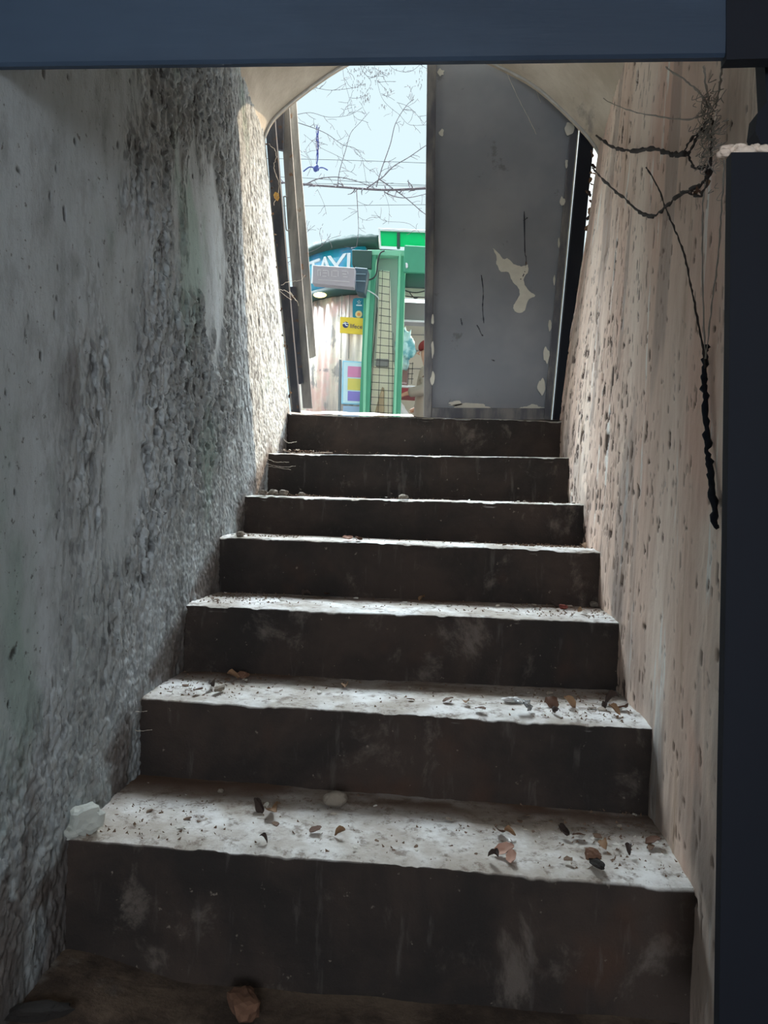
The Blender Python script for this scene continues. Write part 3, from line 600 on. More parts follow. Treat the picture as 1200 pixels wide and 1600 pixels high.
for q, (x, i) in enumerate(((408, 4), (425, 4), (441, 4), (470, 4), (372, 3), (632, 4))):
    f = (x - L[i][0]) / (R[i][0] - L[i][0]); p = nose(i, f)
    stone('rubble', Vector((p[0], p[1] + .03, ZS[i] + .002)), RNG.uniform(.007, .013), 70 + q, STONE, 'crumb of grey rubble along the front of the middle steps', 'rubble', (1.3, 1, .7), 'rubble crumbs on the fourth and fifth steps')
CHIPM = [plain('plaster_chip', C(170, 160, 148), .9), plain('pale_chip', C(206, 202, 194), .9), plain('brown_chip', C(112, 90, 74), .9)]
def chip_mesh(seed, mat):
    r = random.Random(seed); bm = bmesh.new(); n = 7
    P = [(math.cos(a) * r.uniform(.5, 1) * .012, math.sin(a) * r.uniform(.35, .8) * .012, r.uniform(0, .003)) for a in [2 * math.pi * q / n for q in range(n)]]
    add_prism(bm, P, (0, 0, r.uniform(.0015, .004))); bmesh.ops.recalc_face_normals(bm, faces=bm.faces)
    me = bpy.data.meshes.new('plaster_chip'); bm.to_mesh(me); bm.free(); me.materials.append(mat); return me
CHIPS = [chip_mesh(i, CHIPM[i % 3]) for i in range(9)]
names = ['lowest', 'second', 'third', 'fourth', 'fifth', 'sixth']
for i, cnt in enumerate((70, 52, 44, 34, 26, 20)):
    for q in range(cnt):
        f = RNG.choice([RNG.uniform(.02, .98), RNG.uniform(.02, .2), RNG.uniform(.75, .98)]); p = nose(i, f); d = RNG.uniform(.02, YS[i + 1] - YS[i] - .03) if i < 3 else abs(RNG.gauss(.0, .05)) + .012
        o = bpy.data.objects.new('plaster_chip', CHIPS[RNG.randrange(9)]); col.objects.link(o); o.location = (p[0], p[1] + d, ZS[i] + .006); s = RNG.choice([.25, .35, .45, .6, .9]) * (1 if i < 3 else .9)
        o.scale = (s, s, s); o.rotation_euler = (RNG.uniform(-.3, .3), RNG.uniform(-.3, .3), RNG.uniform(0, 6.3))
        zone = ['at the left end', 'left of the middle', 'near the middle', 'right of the middle', 'at the right end'][min(4, int(f * 5))]; dz = 'front edge' if d < .09 else ('centre' if d < .18 else 'back')
        kind_ = ['grey', 'white', 'brown'][CHIPS.index(o.data) % 3]; sz = 'tiny' if s < .4 else 'small'
        tag(o, f'{sz} {kind_} plaster chip {zone} of the {names[i]} step, {dz}', 'plaster chip', f'plaster chips on the {names[i]} step')
# grit crumbs nobody could count
for i in range(6):
    bm = bmesh.new()
    for q in range(420):
        f = RNG.choice([RNG.uniform(.01, .99), RNG.uniform(.01, .2), RNG.uniform(.8, .99)]); p = nose(i, f); d = RNG.uniform(.012, YS[i + 1] - YS[i] - .01)
        c0 = Vector((p[0], p[1] + d, ZS[i] + .005)); r = RNG.uniform(.0012, .0036); vs = [bm.verts.new(c0 + Vector((RNG.uniform(-r, r) * 1.4, RNG.uniform(-r, r), z))) for z in (0, 0, 0, r * 1.5)]
        for a, b, c2 in ((0, 1, 3), (1, 2, 3), (2, 0, 3), (0, 2, 1)):
            bm.faces.new((vs[a], vs[b], vs[c2]))
    o = bm_obj('grit', bm, CHIPM[2]); tag(o, f'fine brown grit strewn over the {names[i]} step', 'grit', None, 'stuff')
lv = [(788, 1334, 0, 1.3, 'reddish curled leaf near the front of the lowest step, right of centre'), (800, 1344, 0, .9, 'dark leaf touching the reddish curled leaf on the lowest step'), (770, 1346, 0, .8, 'small dark leaf left of the reddish one on the lowest step'),
      (780, 1305, 0, .9, 'brown leaf at mid depth of the lowest step, right of centre'), (796, 1308, 0, .8, 'brown leaf right beside another at mid depth of the lowest step'),
      (885, 1307, 0, 1.0, 'dark leaf towards the back right of the lowest step'), (905, 1310, 0, .8, 'dark leaf scrap at the back right of the lowest step, right of a larger one'), (945, 1326, 0, .8, 'brown leaf in the right part of the lowest step'), (985, 1334, 0, .7, 'thin dark leaf near the right end of the lowest step'),
      (1020, 1322, 0, 1.1, 'brown leaf in the right rear corner of the lowest step'), (430, 1275, 0, 1.4, 'long pale curled leaf on the lowest step left of centre'), (400, 1270, 0, 1.1, 'pale leaf next to the long curled one on the lowest step'), (493, 1302, 0, .9, 'grey leaf scrap at the middle of the lowest step'),
      (532, 1306, 0, .8, 'pale leaf scrap right of the middle of the lowest step'), (410, 1318, 0, .6, 'small pale leaf near the front of the lowest step'),
      (862, 1106, 1, 1.3, 'large brown curled leaf on the second step right of centre'), (890, 1108, 1, 1.2, 'brown curled leaf right of the largest one on the second step'), (864, 1116, 1, .9, 'dark leaf in front of the largest curled leaf on the second step'), (700, 1098, 1, .9, 'dark narrow leaf near the middle of the second step'), (730, 1102, 1, .8, 'thin leaf right of the dark narrow one on the second step'),
      (958, 1104, 1, 1.3, 'brown leaf in the heap at the right end of the second step'), (972, 1112, 1, 1.2, 'crumpled leaf at the front of the heap on the right of the second step'), (960, 1118, 1, 1.0, 'dark leaf under the heap at the right end of the second step'), (945, 1110, 1, .9, 'leaf at the left side of the heap on the second step'),
      (750, 1112, 1, .9, 'greyish leaf scrap near the front middle of the second step'), (540, 1077, 1, .9, 'pale triangular leaf on the second step left of centre'), (330, 1078, 1, .9, 'dark twig-like leaf near the left of the second step'), (310, 1083, 1, .8, 'small dark leaf at the left end of the second step'), (365, 1062, 1, 1.0, 'dark leaf at the back left of the second step'),
      (868, 951, 2, .9, 'brown leaf at the back right of the third step'), (805, 955, 2, .7, 'small tan leaf on the third step right of centre'), (660, 940, 2, .9, 'pale upright leaf on the third step'), (480, 935, 2, 1.0, 'grey curled leaf on the third step left of centre'), (510, 932, 2, .9, 'grey leaf behind another on the third step'), (905, 960, 2, .8, 'leaf scrap near the right end of the third step'),
      (545, 844, 3, 1.1, 'pinkish curled leaf on the fourth step'), (562, 846, 3, .9, 'small pale leaf right of the pinkish one on the fourth step'), (915, 868, 3, .9, 'leaf at the right end of the fourth step')]
PINK = leaf_mesh('dry_leaf', plain('pinkish_leaf', C(190, 150, 132), .8), .03, 5, .8)
for q, (x, y, i, s, lab) in enumerate(lv):
    p = tread_pt(x, y, i)
    if i >= 3:
        f = (x - L[i][0]) / (R[i][0] - L[i][0]); pp = nose(i, f); p = Vector((pp[0], pp[1] + .03, ZS[i] + .005))
    o = leaf_at(p + Vector((0, 0, .002)), (RNG.uniform(-.5, .5), RNG.uniform(-.4, .4), RNG.uniform(0, 6.3)), s, q, lab)
    if 'pinkish curled' in lab or 'reddish curled' in lab: o.data = PINK
# clear plastic cup fragment
k = M('clear_plastic'); k.b.inputs['Transmission Weight'].default_value = .75; k.b.inputs['IOR'].default_value = 1.3; CLR = k.base(C(220, 222, 222), .15)
bm = bmesh.new(); p0 = tread_pt(812, 1112, 1)
for r_ in range(1):
    P = []
    for a in range(11):
        t_ = -1.2 + a * .32
        P.append([p0 + Vector((.020 * math.cos(t_) * (1 + .3 * v) + .006 * math.sin(5 * t_), .016 * v * 1.6 - .02, .004 + .018 * abs(math.sin(t_)) * (1 + .2 * v) + .003 * math.sin(7 * t_ + v))) for v in (0, .5, 1)])
    g_ = [[bm.verts.new(v) for v in row] for row in P]
    for a in range(10):
        for b in range(2): bm.faces.new((g_[a][b], g_[a + 1][b], g_[a + 1][b + 1], g_[a][b + 1]))
o = bm_obj('plastic_shard', bm, CLR, None, True); sm_ = o.modifiers.new('thick', 'SOLIDIFY'); sm_.thickness = .0012
tag(o, 'crumpled clear plastic shard on the second step right of centre', 'plastic litter')
stone('plastic_scrap', tread_pt(798, 1100, 1), .012, 77, plain('pale_film', C(196, 194, 192), .4), 'pale crumpled film scrap behind the clear plastic shard', 'plastic litter', (1.3, .8, .6), amp=.9)
# ------------------------------------------------------------------ street outside: kiosk
def cmat(name, c, rough=.6, var=.06, scale=8, **k): return plain(name, c, rough, 0, var, scale)
KG = cmat('kiosk_green', C(62, 146, 116)); KGL = cmat('kiosk_light_green', C(120, 190, 158)); KGD = cmat('kiosk_dark_green', C(38, 70, 64))
KGREY = cmat('kiosk_grey', C(128, 128, 128)); KCREAM = cmat('kiosk_cream', C(238, 232, 210)); KWHITE = cmat('kiosk_white', C(214, 218, 222)); KBLACK = cmat('black_wire', C(40, 42, 44))
def kp(name, pxs, Y, th, mat, parent, label=None, bev=.006):
    bm = bmesh.new(); ppoly(bm, pxs, Y, th)
    if bev: bevel(bm, bev, 1)
    o = bm_obj(name, bm, mat, parent)
    if label: o['label'] = label
    return o
kb = empty('round_kiosk', (onD(596, 500, 10.35)[0], onD(596, 500, 10.35)[1], GROUND_Z))
tag(kb, 'round street kiosk with blue fascia and glazed front seen through the open doorway', 'kiosk')
KC = Vector((kb.location.x, kb.location.y, 0)); KR = 1.08
# goods and reflections in the glass, painted onto pleated pale sheeting
k = M('glazed_goods_reflections'); st = (1, 1, .12)
c = k.mix(k.ramp(k.noise(7, 5, .65, st), .38, .62), C(196, 186, 178), C(244, 232, 214))
c = k.mix(k.ramp(k.noise(2.2, 4, .6, (1, 1, .8)), .5, .62, 0, .6), c, C(226, 170, 164)); c = k.mix(k.ramp(k.noise(3.4, 5, .6, (1, 1, .7), .4), .56, .64, 0, .7), c, C(122, 118, 122))
c = k.mix(k.ramp(k.noise(16, 3, .6, (1, 1, .05)), .6, .68, 0, .8), c, C(226, 200, 160)); GOODS_REFL = k.base(c, .35)
def cyl(R0, a0, a1, z0, z1, n=60, nz=2, wav=0, wf=26):
    A = np.linspace(math.radians(a0), math.radians(a1), n); Z = np.linspace(z0, z1, nz); AA, ZZ = np.meshgrid(A, Z, indexing='ij')
    RR = R0 + wav * np.sin(AA * wf) + wav * .6 * np.sin(AA * wf * 2.3 + 1)
    return np.stack([KC.x + RR * np.cos(AA), KC.y + RR * np.sin(AA), ZZ], -1)
def cylband(name, R0, R1, a0, a1, z0, z1, mat, n=60, wav=0, nz=2, topj=0):
    bm = bmesh.new(); o1 = cyl(R0, a0, a1, z0, z1, n, nz, wav); o2 = cyl(R1, a0, a1, z0, z1, n, nz)
    if topj:
        for i in range(n): o1[i, -1, 2] += topj * (RNG.random() - .5); 
    Vs = [[[bm.verts.new(P[i, j]) for j in range(nz)] for i in range(n)] for P in (o1, o2)]
    for i in range(n - 1):
        for j in range(nz - 1):
            bm.faces.new((Vs[0][i][j], Vs[0][i + 1][j], Vs[0][i + 1][j + 1], Vs[0][i][j + 1])); bm.faces.new((Vs[1][i][j + 1], Vs[1][i + 1][j + 1], Vs[1][i + 1][j], Vs[1][i][j]))
        bm.faces.new((Vs[0][i][-1], Vs[0][i + 1][-1], Vs[1][i + 1][-1], Vs[1][i][-1])); bm.faces.new((Vs[0][i][0], Vs[1][i][0], Vs[1][i + 1][0], Vs[0][i + 1][0]))
    for i in (0, n - 1):
        for j in range(nz - 1): bm.faces.new((Vs[0][i][j], Vs[0][i][j + 1], Vs[1][i][j + 1], Vs[1][i][j]))
    return bm_obj(name, bm, mat, kb, True)
zt = lambda y, D: (800 - y) / 1200 * D
z_b0 = .36; z_f0 = 2.72; z_f1 = 3.20
cylband('curved_front', KR, KR - .05, 150, 264, z_b0, z_f0, GOODS_REFL, 220, .008)
k = M('fascia_blue'); c = k.mix(k.ramp(k.noise(3.2, 3, .5, (1, 1, .3)), .42, .6), C(40, 160, 184), C(100, 168, 216)); FAS = k.base(c, .4)
cylband('fascia', KR + .07, KR - .02, 150, 264, z_f0, z_f1, FAS)
cylband('lower_band', KR + .09, KR - .02, 150, 264, z_f0 - .10, z_f0, KGD)
cylband('roof_edge', KR + .13, KR - .3, 145, 272, z_f1 - .02, z_f1 + .10, KGD, 70, 0, 2, .022)
k = M('kiosk_roof_felt'); ROOF = k.base(C(70, 78, 80), .9)
bm = bmesh.new(); bmesh.ops.create_cone(bm, segments=40, radius1=KR * .9, radius2=KR * .3, depth=.14, cap_ends=True); bmesh.ops.translate(bm, verts=bm.verts, vec=(KC.x, KC.y, z_f1 + .08)); bm_obj('roof', bm, ROOF, kb)
k = M('warm_lamp'); k.b.inputs['Emission Color'].default_value = C(255, 236, 150); k.b.inputs['Emission Strength'].default_value = 1.5; WARM = k.base(C(250, 240, 190), .5)
bm = bmesh.new(); bmesh.ops.create_uvsphere(bm, u_segments=16, v_segments=8, radius=.055); bmesh.ops.scale(bm, verts=bm.verts, vec=(1.5, .6, .6)); bmesh.ops.translate(bm, verts=bm.verts, vec=onD(500, 461, 9.35)); o = bm_obj('lamp', bm, WARM, kb, True); o['label'] = 'warm lit lamp under the blue fascia'
def text_mesh(s, size, ext=.0):
    cu = bpy.data.curves.new('t', 'FONT'); cu.body = s; cu.size = size; cu.extrude = ext; cu.resolution_u = 3; o = bpy.data.objects.new('t', cu); col.objects.link(o)
    dg = bpy.context.evaluated_depsgraph_get(); me = bpy.data.meshes.new_from_object(o.evaluated_get(dg)); bpy.data.objects.remove(o); return me
LET = cmat('letter_white', C(236, 244, 250))
# fascia word letter by letter on the curve
Rf = KR + .075
for ch, px in (('T', 490), ('A', 508), ('X', 526), ('I', 545)):
    me = text_mesh(ch, .42, .008); xs = [v.co.x for v in me.vertices]; cx = (min(xs) + max(xs)) / 2
    r = ray(px, 415); # intersect with cylinder
    dx, dy = r[0], r[1]; A_ = dx * dx + dy * dy; B_ = -2 * (dx * KC.x + dy * KC.y); C_ = KC.x ** 2 + KC.y ** 2 - Rf ** 2; t_ = (-B_ - math.sqrt(max(0, B_ * B_ - 4 * A_ * C_))) / (2 * A_)
    ang = math.atan2(dy * t_ - KC.y, dx * t_ - KC.x)
    for v in me.vertices:
        a = ang + (v.co.x - cx) / Rf; rr = Rf + v.co.z + .004; z = z_f0 + .10 + v.co.y; v.co = Vector((KC.x + rr * math.cos(a), KC.y + rr * math.sin(a), z)) - root_loc(kb)
    o = link('letter', me, kb, LET)
# kiosk straight part to the right
Yk = 9.0
annex = empty('green_kiosk_stall', wpt(640, 650, Yk) * 1.0); annex.location.z = GROUND_Z
tag(annex, 'green framed kiosk stall with awning beside the round kiosk', 'kiosk')
kp('corner_box', [(550, 390), (581, 391), (580, 420), (557, 418), (550, 413)], Yk - .05, .35, KGD, annex)
kp('window_frame_left', [(570, 391), (588, 393), (580, 560), (577, 652), (577, 700), (559, 700), (561, 652), (566, 540)], Yk, .12, KG, annex)
kp('window_frame_bead', [(576, 394), (581, 394), (573, 560), (570, 700), (566, 700), (568, 560)], Yk - .02, .03, KGL, annex, 'pale bead of the green frame')
kp('window_frame_right', [(622, 393), (634, 395), (630, 520), (625, 652), (623, 700), (611, 700), (613, 652), (619, 520)], Yk, .12, KG, annex)
kp('window_frame_bead', [(623, 396), (627, 396), (622, 540), (617, 700), (613, 700), (618, 540)], Yk - .02, .03, KGL, annex, 'pale bead of the green frame')
kp('window_frame_top', [(574, 390), (634, 391), (633, 400), (574, 398)], Yk - .01, .12, KGL, annex)
k = M('window_glass'); k.b.inputs['Transmission Weight'].default_value = 1; k.b.inputs['IOR'].default_value = 1.15; k.b.inputs['Alpha'].default_value = .35; WG = k.base(C(225, 235, 235), .05)
kp('window_pane', [(586, 398), (622, 399), (613, 700), (577, 700)], Yk + .05, .006, WG, annex, None, 0)
kp('window_back', [(583, 396), (628, 397), (624, 720), (566, 720)], Yk + .62, .03, cmat('stall_grey_board', C(176, 186, 180)), annex)
kp('cream_board', [(592, 422), (609, 424), (612, 560), (617, 575), (617, 720), (570, 720), (576, 575), (588, 572), (590, 500)], Yk + .16, .02, KCREAM, annex, 'cream board behind the wire grid')
kp('grey_box', [(588, 560), (607, 561), (606, 573), (587, 572)], Yk + .10, .05, KGREY, annex)
kp('paper_cone', [(597, 604), (600, 606), (600, 700), (570, 700)], Yk + .10, .04, cmat('brown_card', C(170, 148, 118)), annex, 'brown folded card')
bm = bmesh.new()
def gw(x0, y0, x1, y1): add_tube(bm, [wpt(x0, y0, Yk + .09), wpt(x1, y1, Yk + .09)], .0042, 4)
for i in range(25):
    y = 424 + i * 11.6; lx = 592 if y < 520 else max(571, 592 - (y - 520) * .16); rx = 609 if y < 470 else min(618, 609 + (y - 470) * .08); gw(lx, y - 1, rx, y + 1.5)
for x0, y0, x1, y1 in ((592, 422, 575, 700), (598, 422, 589, 700), (609, 424, 606, 700), (590, 480, 574, 640), (614, 520, 612, 700), (580, 575, 577, 700)): gw(x0, y0, x1, y1)
tag(bm_obj('wire_grid', bm, KBLACK, annex))
kp('awning', [(632, 383), (780, 391), (780, 432), (630, 425)], Yk - .1, .05, KG, annex)
kp('awning_valance', [(630, 425), (780, 432), (780, 456), (629, 448)], Yk + .1, .05, KGD, annex)
kp('ceiling_slats', [(629, 446), (780, 456), (780, 474), (629, 464)], Yk + .9, .05, cmat('slat_beige', C(168, 160, 146)), annex)
k = M('tube_light'); k.b.inputs['Emission Color'].default_value = (.85, 1, 1, 1); k.b.inputs['Emission Strength'].default_value = 2.5; TUBE = k.base(C(240, 255, 255), .4)
kp('tube_light', [(629, 467), (780, 473), (780, 478), (629, 471)], Yk + .85, .04, TUBE, annex, 'lit white tube')
kp('roller_shutter', [(629, 472), (780, 478), (780, 508), (628, 500)], Yk + 1.2, .3, KGREY, annex)
kp('white_rail', [(628, 499), (780, 506), (780, 509), (628, 501.5)], Yk + 1.15, .04, KWHITE, annex)
k = M('stall_back_wall'); c = k.mix(k.ramp(k.mul(k.sep()[2], 1), 0, 1), C(170, 166, 152), C(150, 148, 138)); BK = k.base(c, .7)
kp('back_wall', [(560, 498), (800, 505), (800, 760), (560, 760)], Yk + 2.4, .05, cmat('stall_back_wall', C(186, 180, 164)), annex)
for y in (522, 547, 575): kp('wall_seam', [(626, y), (800, y + 2), (800, y + 3.2), (626, y + 1.2)], Yk + 2.37, .02, KGREY, annex)
kp('counter', [(622, 604), (652, 606), (651, 618), (621, 616)], Yk + 1.3, .5, cmat('red_tray', C(150, 62, 72)), annex, 'red box on the counter', 0)
kp('counter_top', [(600, 601), (700, 605), (700, 608), (600, 604)], Yk + 1.25, .6, KWHITE, annex)
kp('goods_rack', [(628, 566), (638, 567), (636, 598), (626, 597)], Yk + 1.6, .3, cmat('dark_goods', C(110, 84, 76)), annex)
bm = bmesh.new()
for x in (639, 645): add_tube(bm, [wpt(x, 566, Yk + 1.6), wpt(x - 2, 600, Yk + 1.6)], .006, 4)
for y in (568, 576, 584, 592): add_tube(bm, [wpt(637, y, Yk + 1.6), wpt(646, y, Yk + 1.6)], .006, 4)
bm_obj('wire_rack', bm, KBLACK, annex)
kp('awning_hook', [(633.5, 410), (637, 411), (637.5, 417), (634, 419)], Yk - .14, .03, KWHITE, annex)
# translucent green roof panel
rp = empty('roof_panel', wpt(592, 387, Yk + .1)); tag(rp, 'translucent bright green panel standing above the kiosk roof', 'panel')
k = M('translucent_green'); tr = k.t.nodes.new('ShaderNodeBsdfTranslucent'); tr.inputs[0].default_value = C(26, 172, 124); mx = k.t.nodes.new('ShaderNodeMixShader'); mx.inputs[0].default_value = .6
k.b.inputs['Base Color'].default_value = C(30, 170, 120); k.t.links.new(k.b.outputs[0], mx.inputs[1]); k.t.links.new(tr.outputs[0], mx.inputs[2]); k.t.links.new(mx.outputs[0], k.out.inputs[0]); TG = k.m
kp('panel_sheet', [(593, 360), (780, 368), (780, 392), (594, 384)], Yk + .1, .008, TG, rp, None, 0)
kp('top_trim', [(591, 356), (780, 364), (780, 368), (592, 360)], Yk + .08, .05, KWHITE, rp)
kp('side_trim', [(591, 357), (594, 357), (595.5, 386), (593, 386)], Yk + .08, .04, KWHITE, rp)
kp('divider', [(620, 362), (625, 362), (625, 388), (620, 388)], Yk + .06, .04, KGD, rp)
# hanging units
au = empty('speaker_box', wpt(560, 425, Yk - .3)); tag(au, 'dark blue green box unit hung on the kiosk corner beside the grey board', 'box')
kp('housing', [(554, 417), (575, 419), (569, 458), (556, 455)], Yk - .3, .22, cmat('unit_dark', C(50, 74, 88)), au, None, .01)
for y in (427, 438): kp('band', [(555, y), (571, y + .5), (571, y + 2), (555, y + 1.5)], Yk - .32, .02, cmat('unit_band', C(110, 136, 150)), au, 'pale band', 0)
lb = empty('display_board', wpt(521, 445, Yk - .45)); tag(lb, 'blank grey segment display board hung below the blue fascia', 'sign')
kp('board_case', [(489, 414), (554.5, 418), (553, 449), (488, 443)], Yk - .45, .12, cmat('board_grey', C(150, 146, 154)), lb, None, .006)
bm = bmesh.new()
def bar(x0, y0, x1, y1, w=.8): ppoly(bm, [(x0, y0), (x1, y1), (x1 + (w if abs(x1 - x0) < abs(y1 - y0) else 0), y1 + (w if abs(x1 - x0) >= abs(y1 - y0) else 0)), (x0 + (w if abs(x1 - x0) < abs(y1 - y0) else 0), y0 + (w if abs(x1 - x0) >= abs(y1 - y0) else 0))], Yk - .456, .004)
SEG = [(496, 421.5, 502, 421.8), (496.3, 422, 496.6, 431), (500, 424, 500, 431), (504, 422, 512, 422.4), (504.5, 426, 511, 426.3), (503.5, 431, 510, 431.4), (512.5, 422.5, 513, 431.5), (518, 422.6, 518, 431.8), (520, 422.6, 527, 423), (520, 431.6, 526, 432), (528, 423, 528, 432), (534, 423, 542, 423.6), (535, 427.6, 541, 428), (536, 432, 543, 432.5), (543, 424, 543.5, 428), (497, 436.5, 546, 440)]
for s_ in SEG: bar(*s_, .55)
tag(bm_obj('segment_lines', bm, cmat('board_line', C(206, 204, 208)), lb), 'pale raised lines of unlit digits')
# stickers
ys = empty('yellow_sign', wpt(548, 520, 9.22)); tag(ys, 'yellow sign with a round dark logo and the word lifecell on the kiosk glass', 'sign')
YY = 9.20
kp('sign_plate', [(531.5, 495), (582, 498), (582, 524), (531, 520)], YY, .01, cmat('sign_yellow', C(226, 200, 60)), ys, None, 0)
NV = cmat('sign_navy', C(30, 50, 110))
bm = bmesh.new(); c0 = wpt(540, 507.5, YY - .004)
def disc(bm, c, r, y0=0, th=.004, n=28, a0=0, a1=2 * math.pi, sx=1):
    add_prism(bm, [Vector(c) + Vector((r * sx * math.cos(a0 + (a1 - a0) * q / n), 0, r * math.sin(a0 + (a1 - a0) * q / n))) for q in range(n)], (0, th, 0))
disc(bm, c0, .037); bm_obj('logo_disc', bm, NV, ys)
bm = bmesh.new(); P = smooth_pts([c0 + Vector((-.034, -.003, .012)), c0 + Vector((-.008, -.003, .016)), c0 + Vector((.004, -.003, -.006)), c0 + Vector((.03, -.003, -.012))], 5); add_tube(bm, P, .0055, 5)
P = smooth_pts([c0 + Vector((-.012, -.003, .034)), c0 + Vector((.006, -.003, .018)), c0 + Vector((.036, -.003, .014))], 5); add_tube(bm, P, .004, 5); bm_obj('logo_swirl', bm, LET, ys)
def put_text(s, x, y, Y, size, mat, parent, name='lettering', ang=0):
    me = text_mesh(s, size, .001); p = wpt(x, y, Y) - root_loc(parent)
    R_ = Matrix.Rotation(math.radians(90), 4, 'X'); R3 = Matrix.Rotation(ang, 4, 'Y'); me.transform(Matrix.Translation(p) @ R3 @ R_); return link(name, me, parent, mat)
put_text('lifecell', 546.5, 512.5, YY - .004, .073, NV, ys, ang=.06)
ts = empty('teal_sticker', wpt(560, 496, 9.2)); tag(ts, 'rounded teal sticker with a white star above the yellow sign', 'sticker')
bm = bmesh.new(); P = [(551, 495), (551, 472), (552, 467), (556, 465.5), (575, 466), (575, 497), (555, 497)]; ppoly(bm, P, 9.2 + .004, .008); bm_obj('sticker_plate', bm, cmat('sticker_teal', C(14, 130, 150)), ts)
bm = bmesh.new(); c0 = wpt(561, 472, 9.198)
for q in range(5):
    a = math.pi / 2 + q * 2 * math.pi / 5; add_tube(bm, [c0 + Vector((.008 * math.cos(a), 0, .008 * math.sin(a))), c0 + Vector((.024 * math.cos(a), 0, .024 * math.sin(a)))], .004, 5)
ppoly(bm, [(556.5, 476), (565.5, 476.3), (565.5, 478), (556.5, 477.6)], 9.197, .004); bm_obj('star', bm, LET, ts)
bm = bmesh.new(); disc(bm, wpt(560.5, 491, 9.197), .042); bm_obj('badge', bm, cmat('badge_cream', C(220, 206, 150)), ts)
bm = bmesh.new(); disc(bm, wpt(560.5, 491, 9.193), .020); bm_obj('badge_mark', bm, cmat('badge_orange', C(222, 146, 70)), ts)
fp = empty('framed_poster', wpt(548, 650, 9.15)); tag(fp, 'light blue framed poster with pink, yellow and violet bands low on the kiosk', 'poster')
kp('poster_frame', [(535, 563), (580, 566), (580, 633), (533, 631)], 9.15, .03, cmat('poster_blue', C(150, 206, 232)), fp)
kp('poster_border', [(537, 565.5), (580, 568), (580, 630), (536, 629)], 9.145, .01, cmat('poster_pale', C(196, 228, 240)), fp, None, 0)
for (a, b, c_, nm) in ((572, 589, C(206, 132, 176), 'pink'), (591, 609, C(210, 200, 104), 'yellow'), (611, 626, C(134, 126, 206), 'violet')):
    kp('poster_band', [(543.5, a), (580, a + 2), (580, b + 2), (543, b)], 9.14, .01, cmat('band_' + nm, c_), fp, nm + ' band', 0)
kp('magazine_shelf', [(536, 634), (580, 636), (580, 720), (533, 720)], 9.16, .05, cmat('shelf_blue', C(150, 180, 214)), kb, None, 0)
kp('glazing_bar', [(530, 562), (533, 562), (530, 720), (526, 720)], 9.2, .05, cmat('bar_grey', C(120, 130, 136)), kb, None, 0)
for x in (534, 546): kp('price_grid_line', [(x, 447), (x + .8, 447), (x - 1, 560), (x - 1.8, 560)], 9.25, .01, KGREY, kb, None, 0)
# cables on the stall
strands('stall_cable', [[(601, 392), (594, 396), (590, 412), (589, 424), (585, 433), (577, 437), (569, 436)]], lambda x, y: onY(x, y, Yk - .06), .009, KBLACK, 'black cable looping down the top of the green window frame', 'cable', 0, rv=.05)
strands('white_cable', [[(567, 452), (577, 455), (588, 462), (592, 467)]], lambda x, y: onY(x, y, Yk - .06), .007, KWHITE, 'white cable crossing the green window frame', 'cable', 0, rv=.05)
strands('stall_cable', [[(628, 452), (640, 456), (652, 457), (670, 453)], [(640, 457), (648, 466), (654, 464)], [(628, 462), (645, 464), (670, 465)]], lambda x, y: onY(x, y, Yk + .4), .008, KBLACK, 'dark cables sagging under the kiosk awning', 'cable', 0, rv=.1)
# mint bundle
k = M('mint_cloth'); c = k.mix(k.ramp(k.noise(9, 4), .4, .6), C(110, 176, 186), C(190, 226, 228)); MINT = k.base(c, .6)
bm = bmesh.new(); rock(bm, wpt(632, 548, Yk + .5), .13, 14, (.8, .6, 1.5), 4, .7); tag(bm_obj('mint_bag', bm, MINT, None, True), 'crumpled mint blue bag hanging just right of the green window frame', 'bag')

# ------------------------------------------------------------------ shopper
def skin_mesh(name, chains, mat, parent, sub=2):
    """chains: list of lists of (pos, radius) sharing vertices by position"""
    me = bpy.data.meshes.new(name); V = []; idx = {}; E = []; RR = []
    for ch in chains:
        prev = None
        for p, r in ch:
            key = tuple(round(q, 4) for q in p)
            if key not in idx: idx[key] = len(V); V.append(Vector(p) - root_loc(parent)); RR.append(r)
            if prev is not None: E.append((prev, idx[key]))
            prev = idx[key]
    me.from_pydata(V, E, []); o = link(name, me, parent, mat)
    o.modifiers.new('skin', 'SKIN'); 
    for sv, r in zip(me.skin_vertices[0].data, RR): sv.radius = (r, r) if not isinstance(r, tuple) else r
    me.skin_vertices[0].data[0].use_root = True
    s = o.modifiers.new('sub', 'SUBSURF'); s.levels = sub; s.render_levels = sub
    dg = bpy.context.evaluated_depsgraph_get(); ev = bpy.data.meshes.new_from_object(o.evaluated_get(dg)); bpy.data.objects.remove(o)
    o = link(name, ev, parent); ev.materials.clear(); ev.materials.append(mat); ev.polygons.foreach_set('use_smooth', [True] * len(ev.polygons)); return o
PX = wpt(669, 600, Yk + .55); bx, by, g = PX.x, PX.y, GROUND_Z
per = empty('person', (bx, by, g)); tag(per, 'person in beige coat and dark red hat with a white bag beyond the door', 'person')
def q_(x, y, z): return (bx + x, by + y, g + z)
SKIN = cmat('skin', C(196, 150, 126)); COAT = cmat('coat_beige', C(150, 140, 130), .9); TROU = cmat('trousers', C(70, 66, 70), .9); HAT = cmat('hat_maroon', C(126, 44, 42), .9)
hz = 1.60
body = [[(q_(0, 0, .95), .13), (q_(0, 0, 1.15), .125), (q_(0, 0, 1.36), .14), (q_(0, 0, 1.46), .07), (q_(-.02, 0, 1.52), .055), (q_(-.03, 0, 1.60), .088), (q_(-.025, 0, 1.70), .085)]]
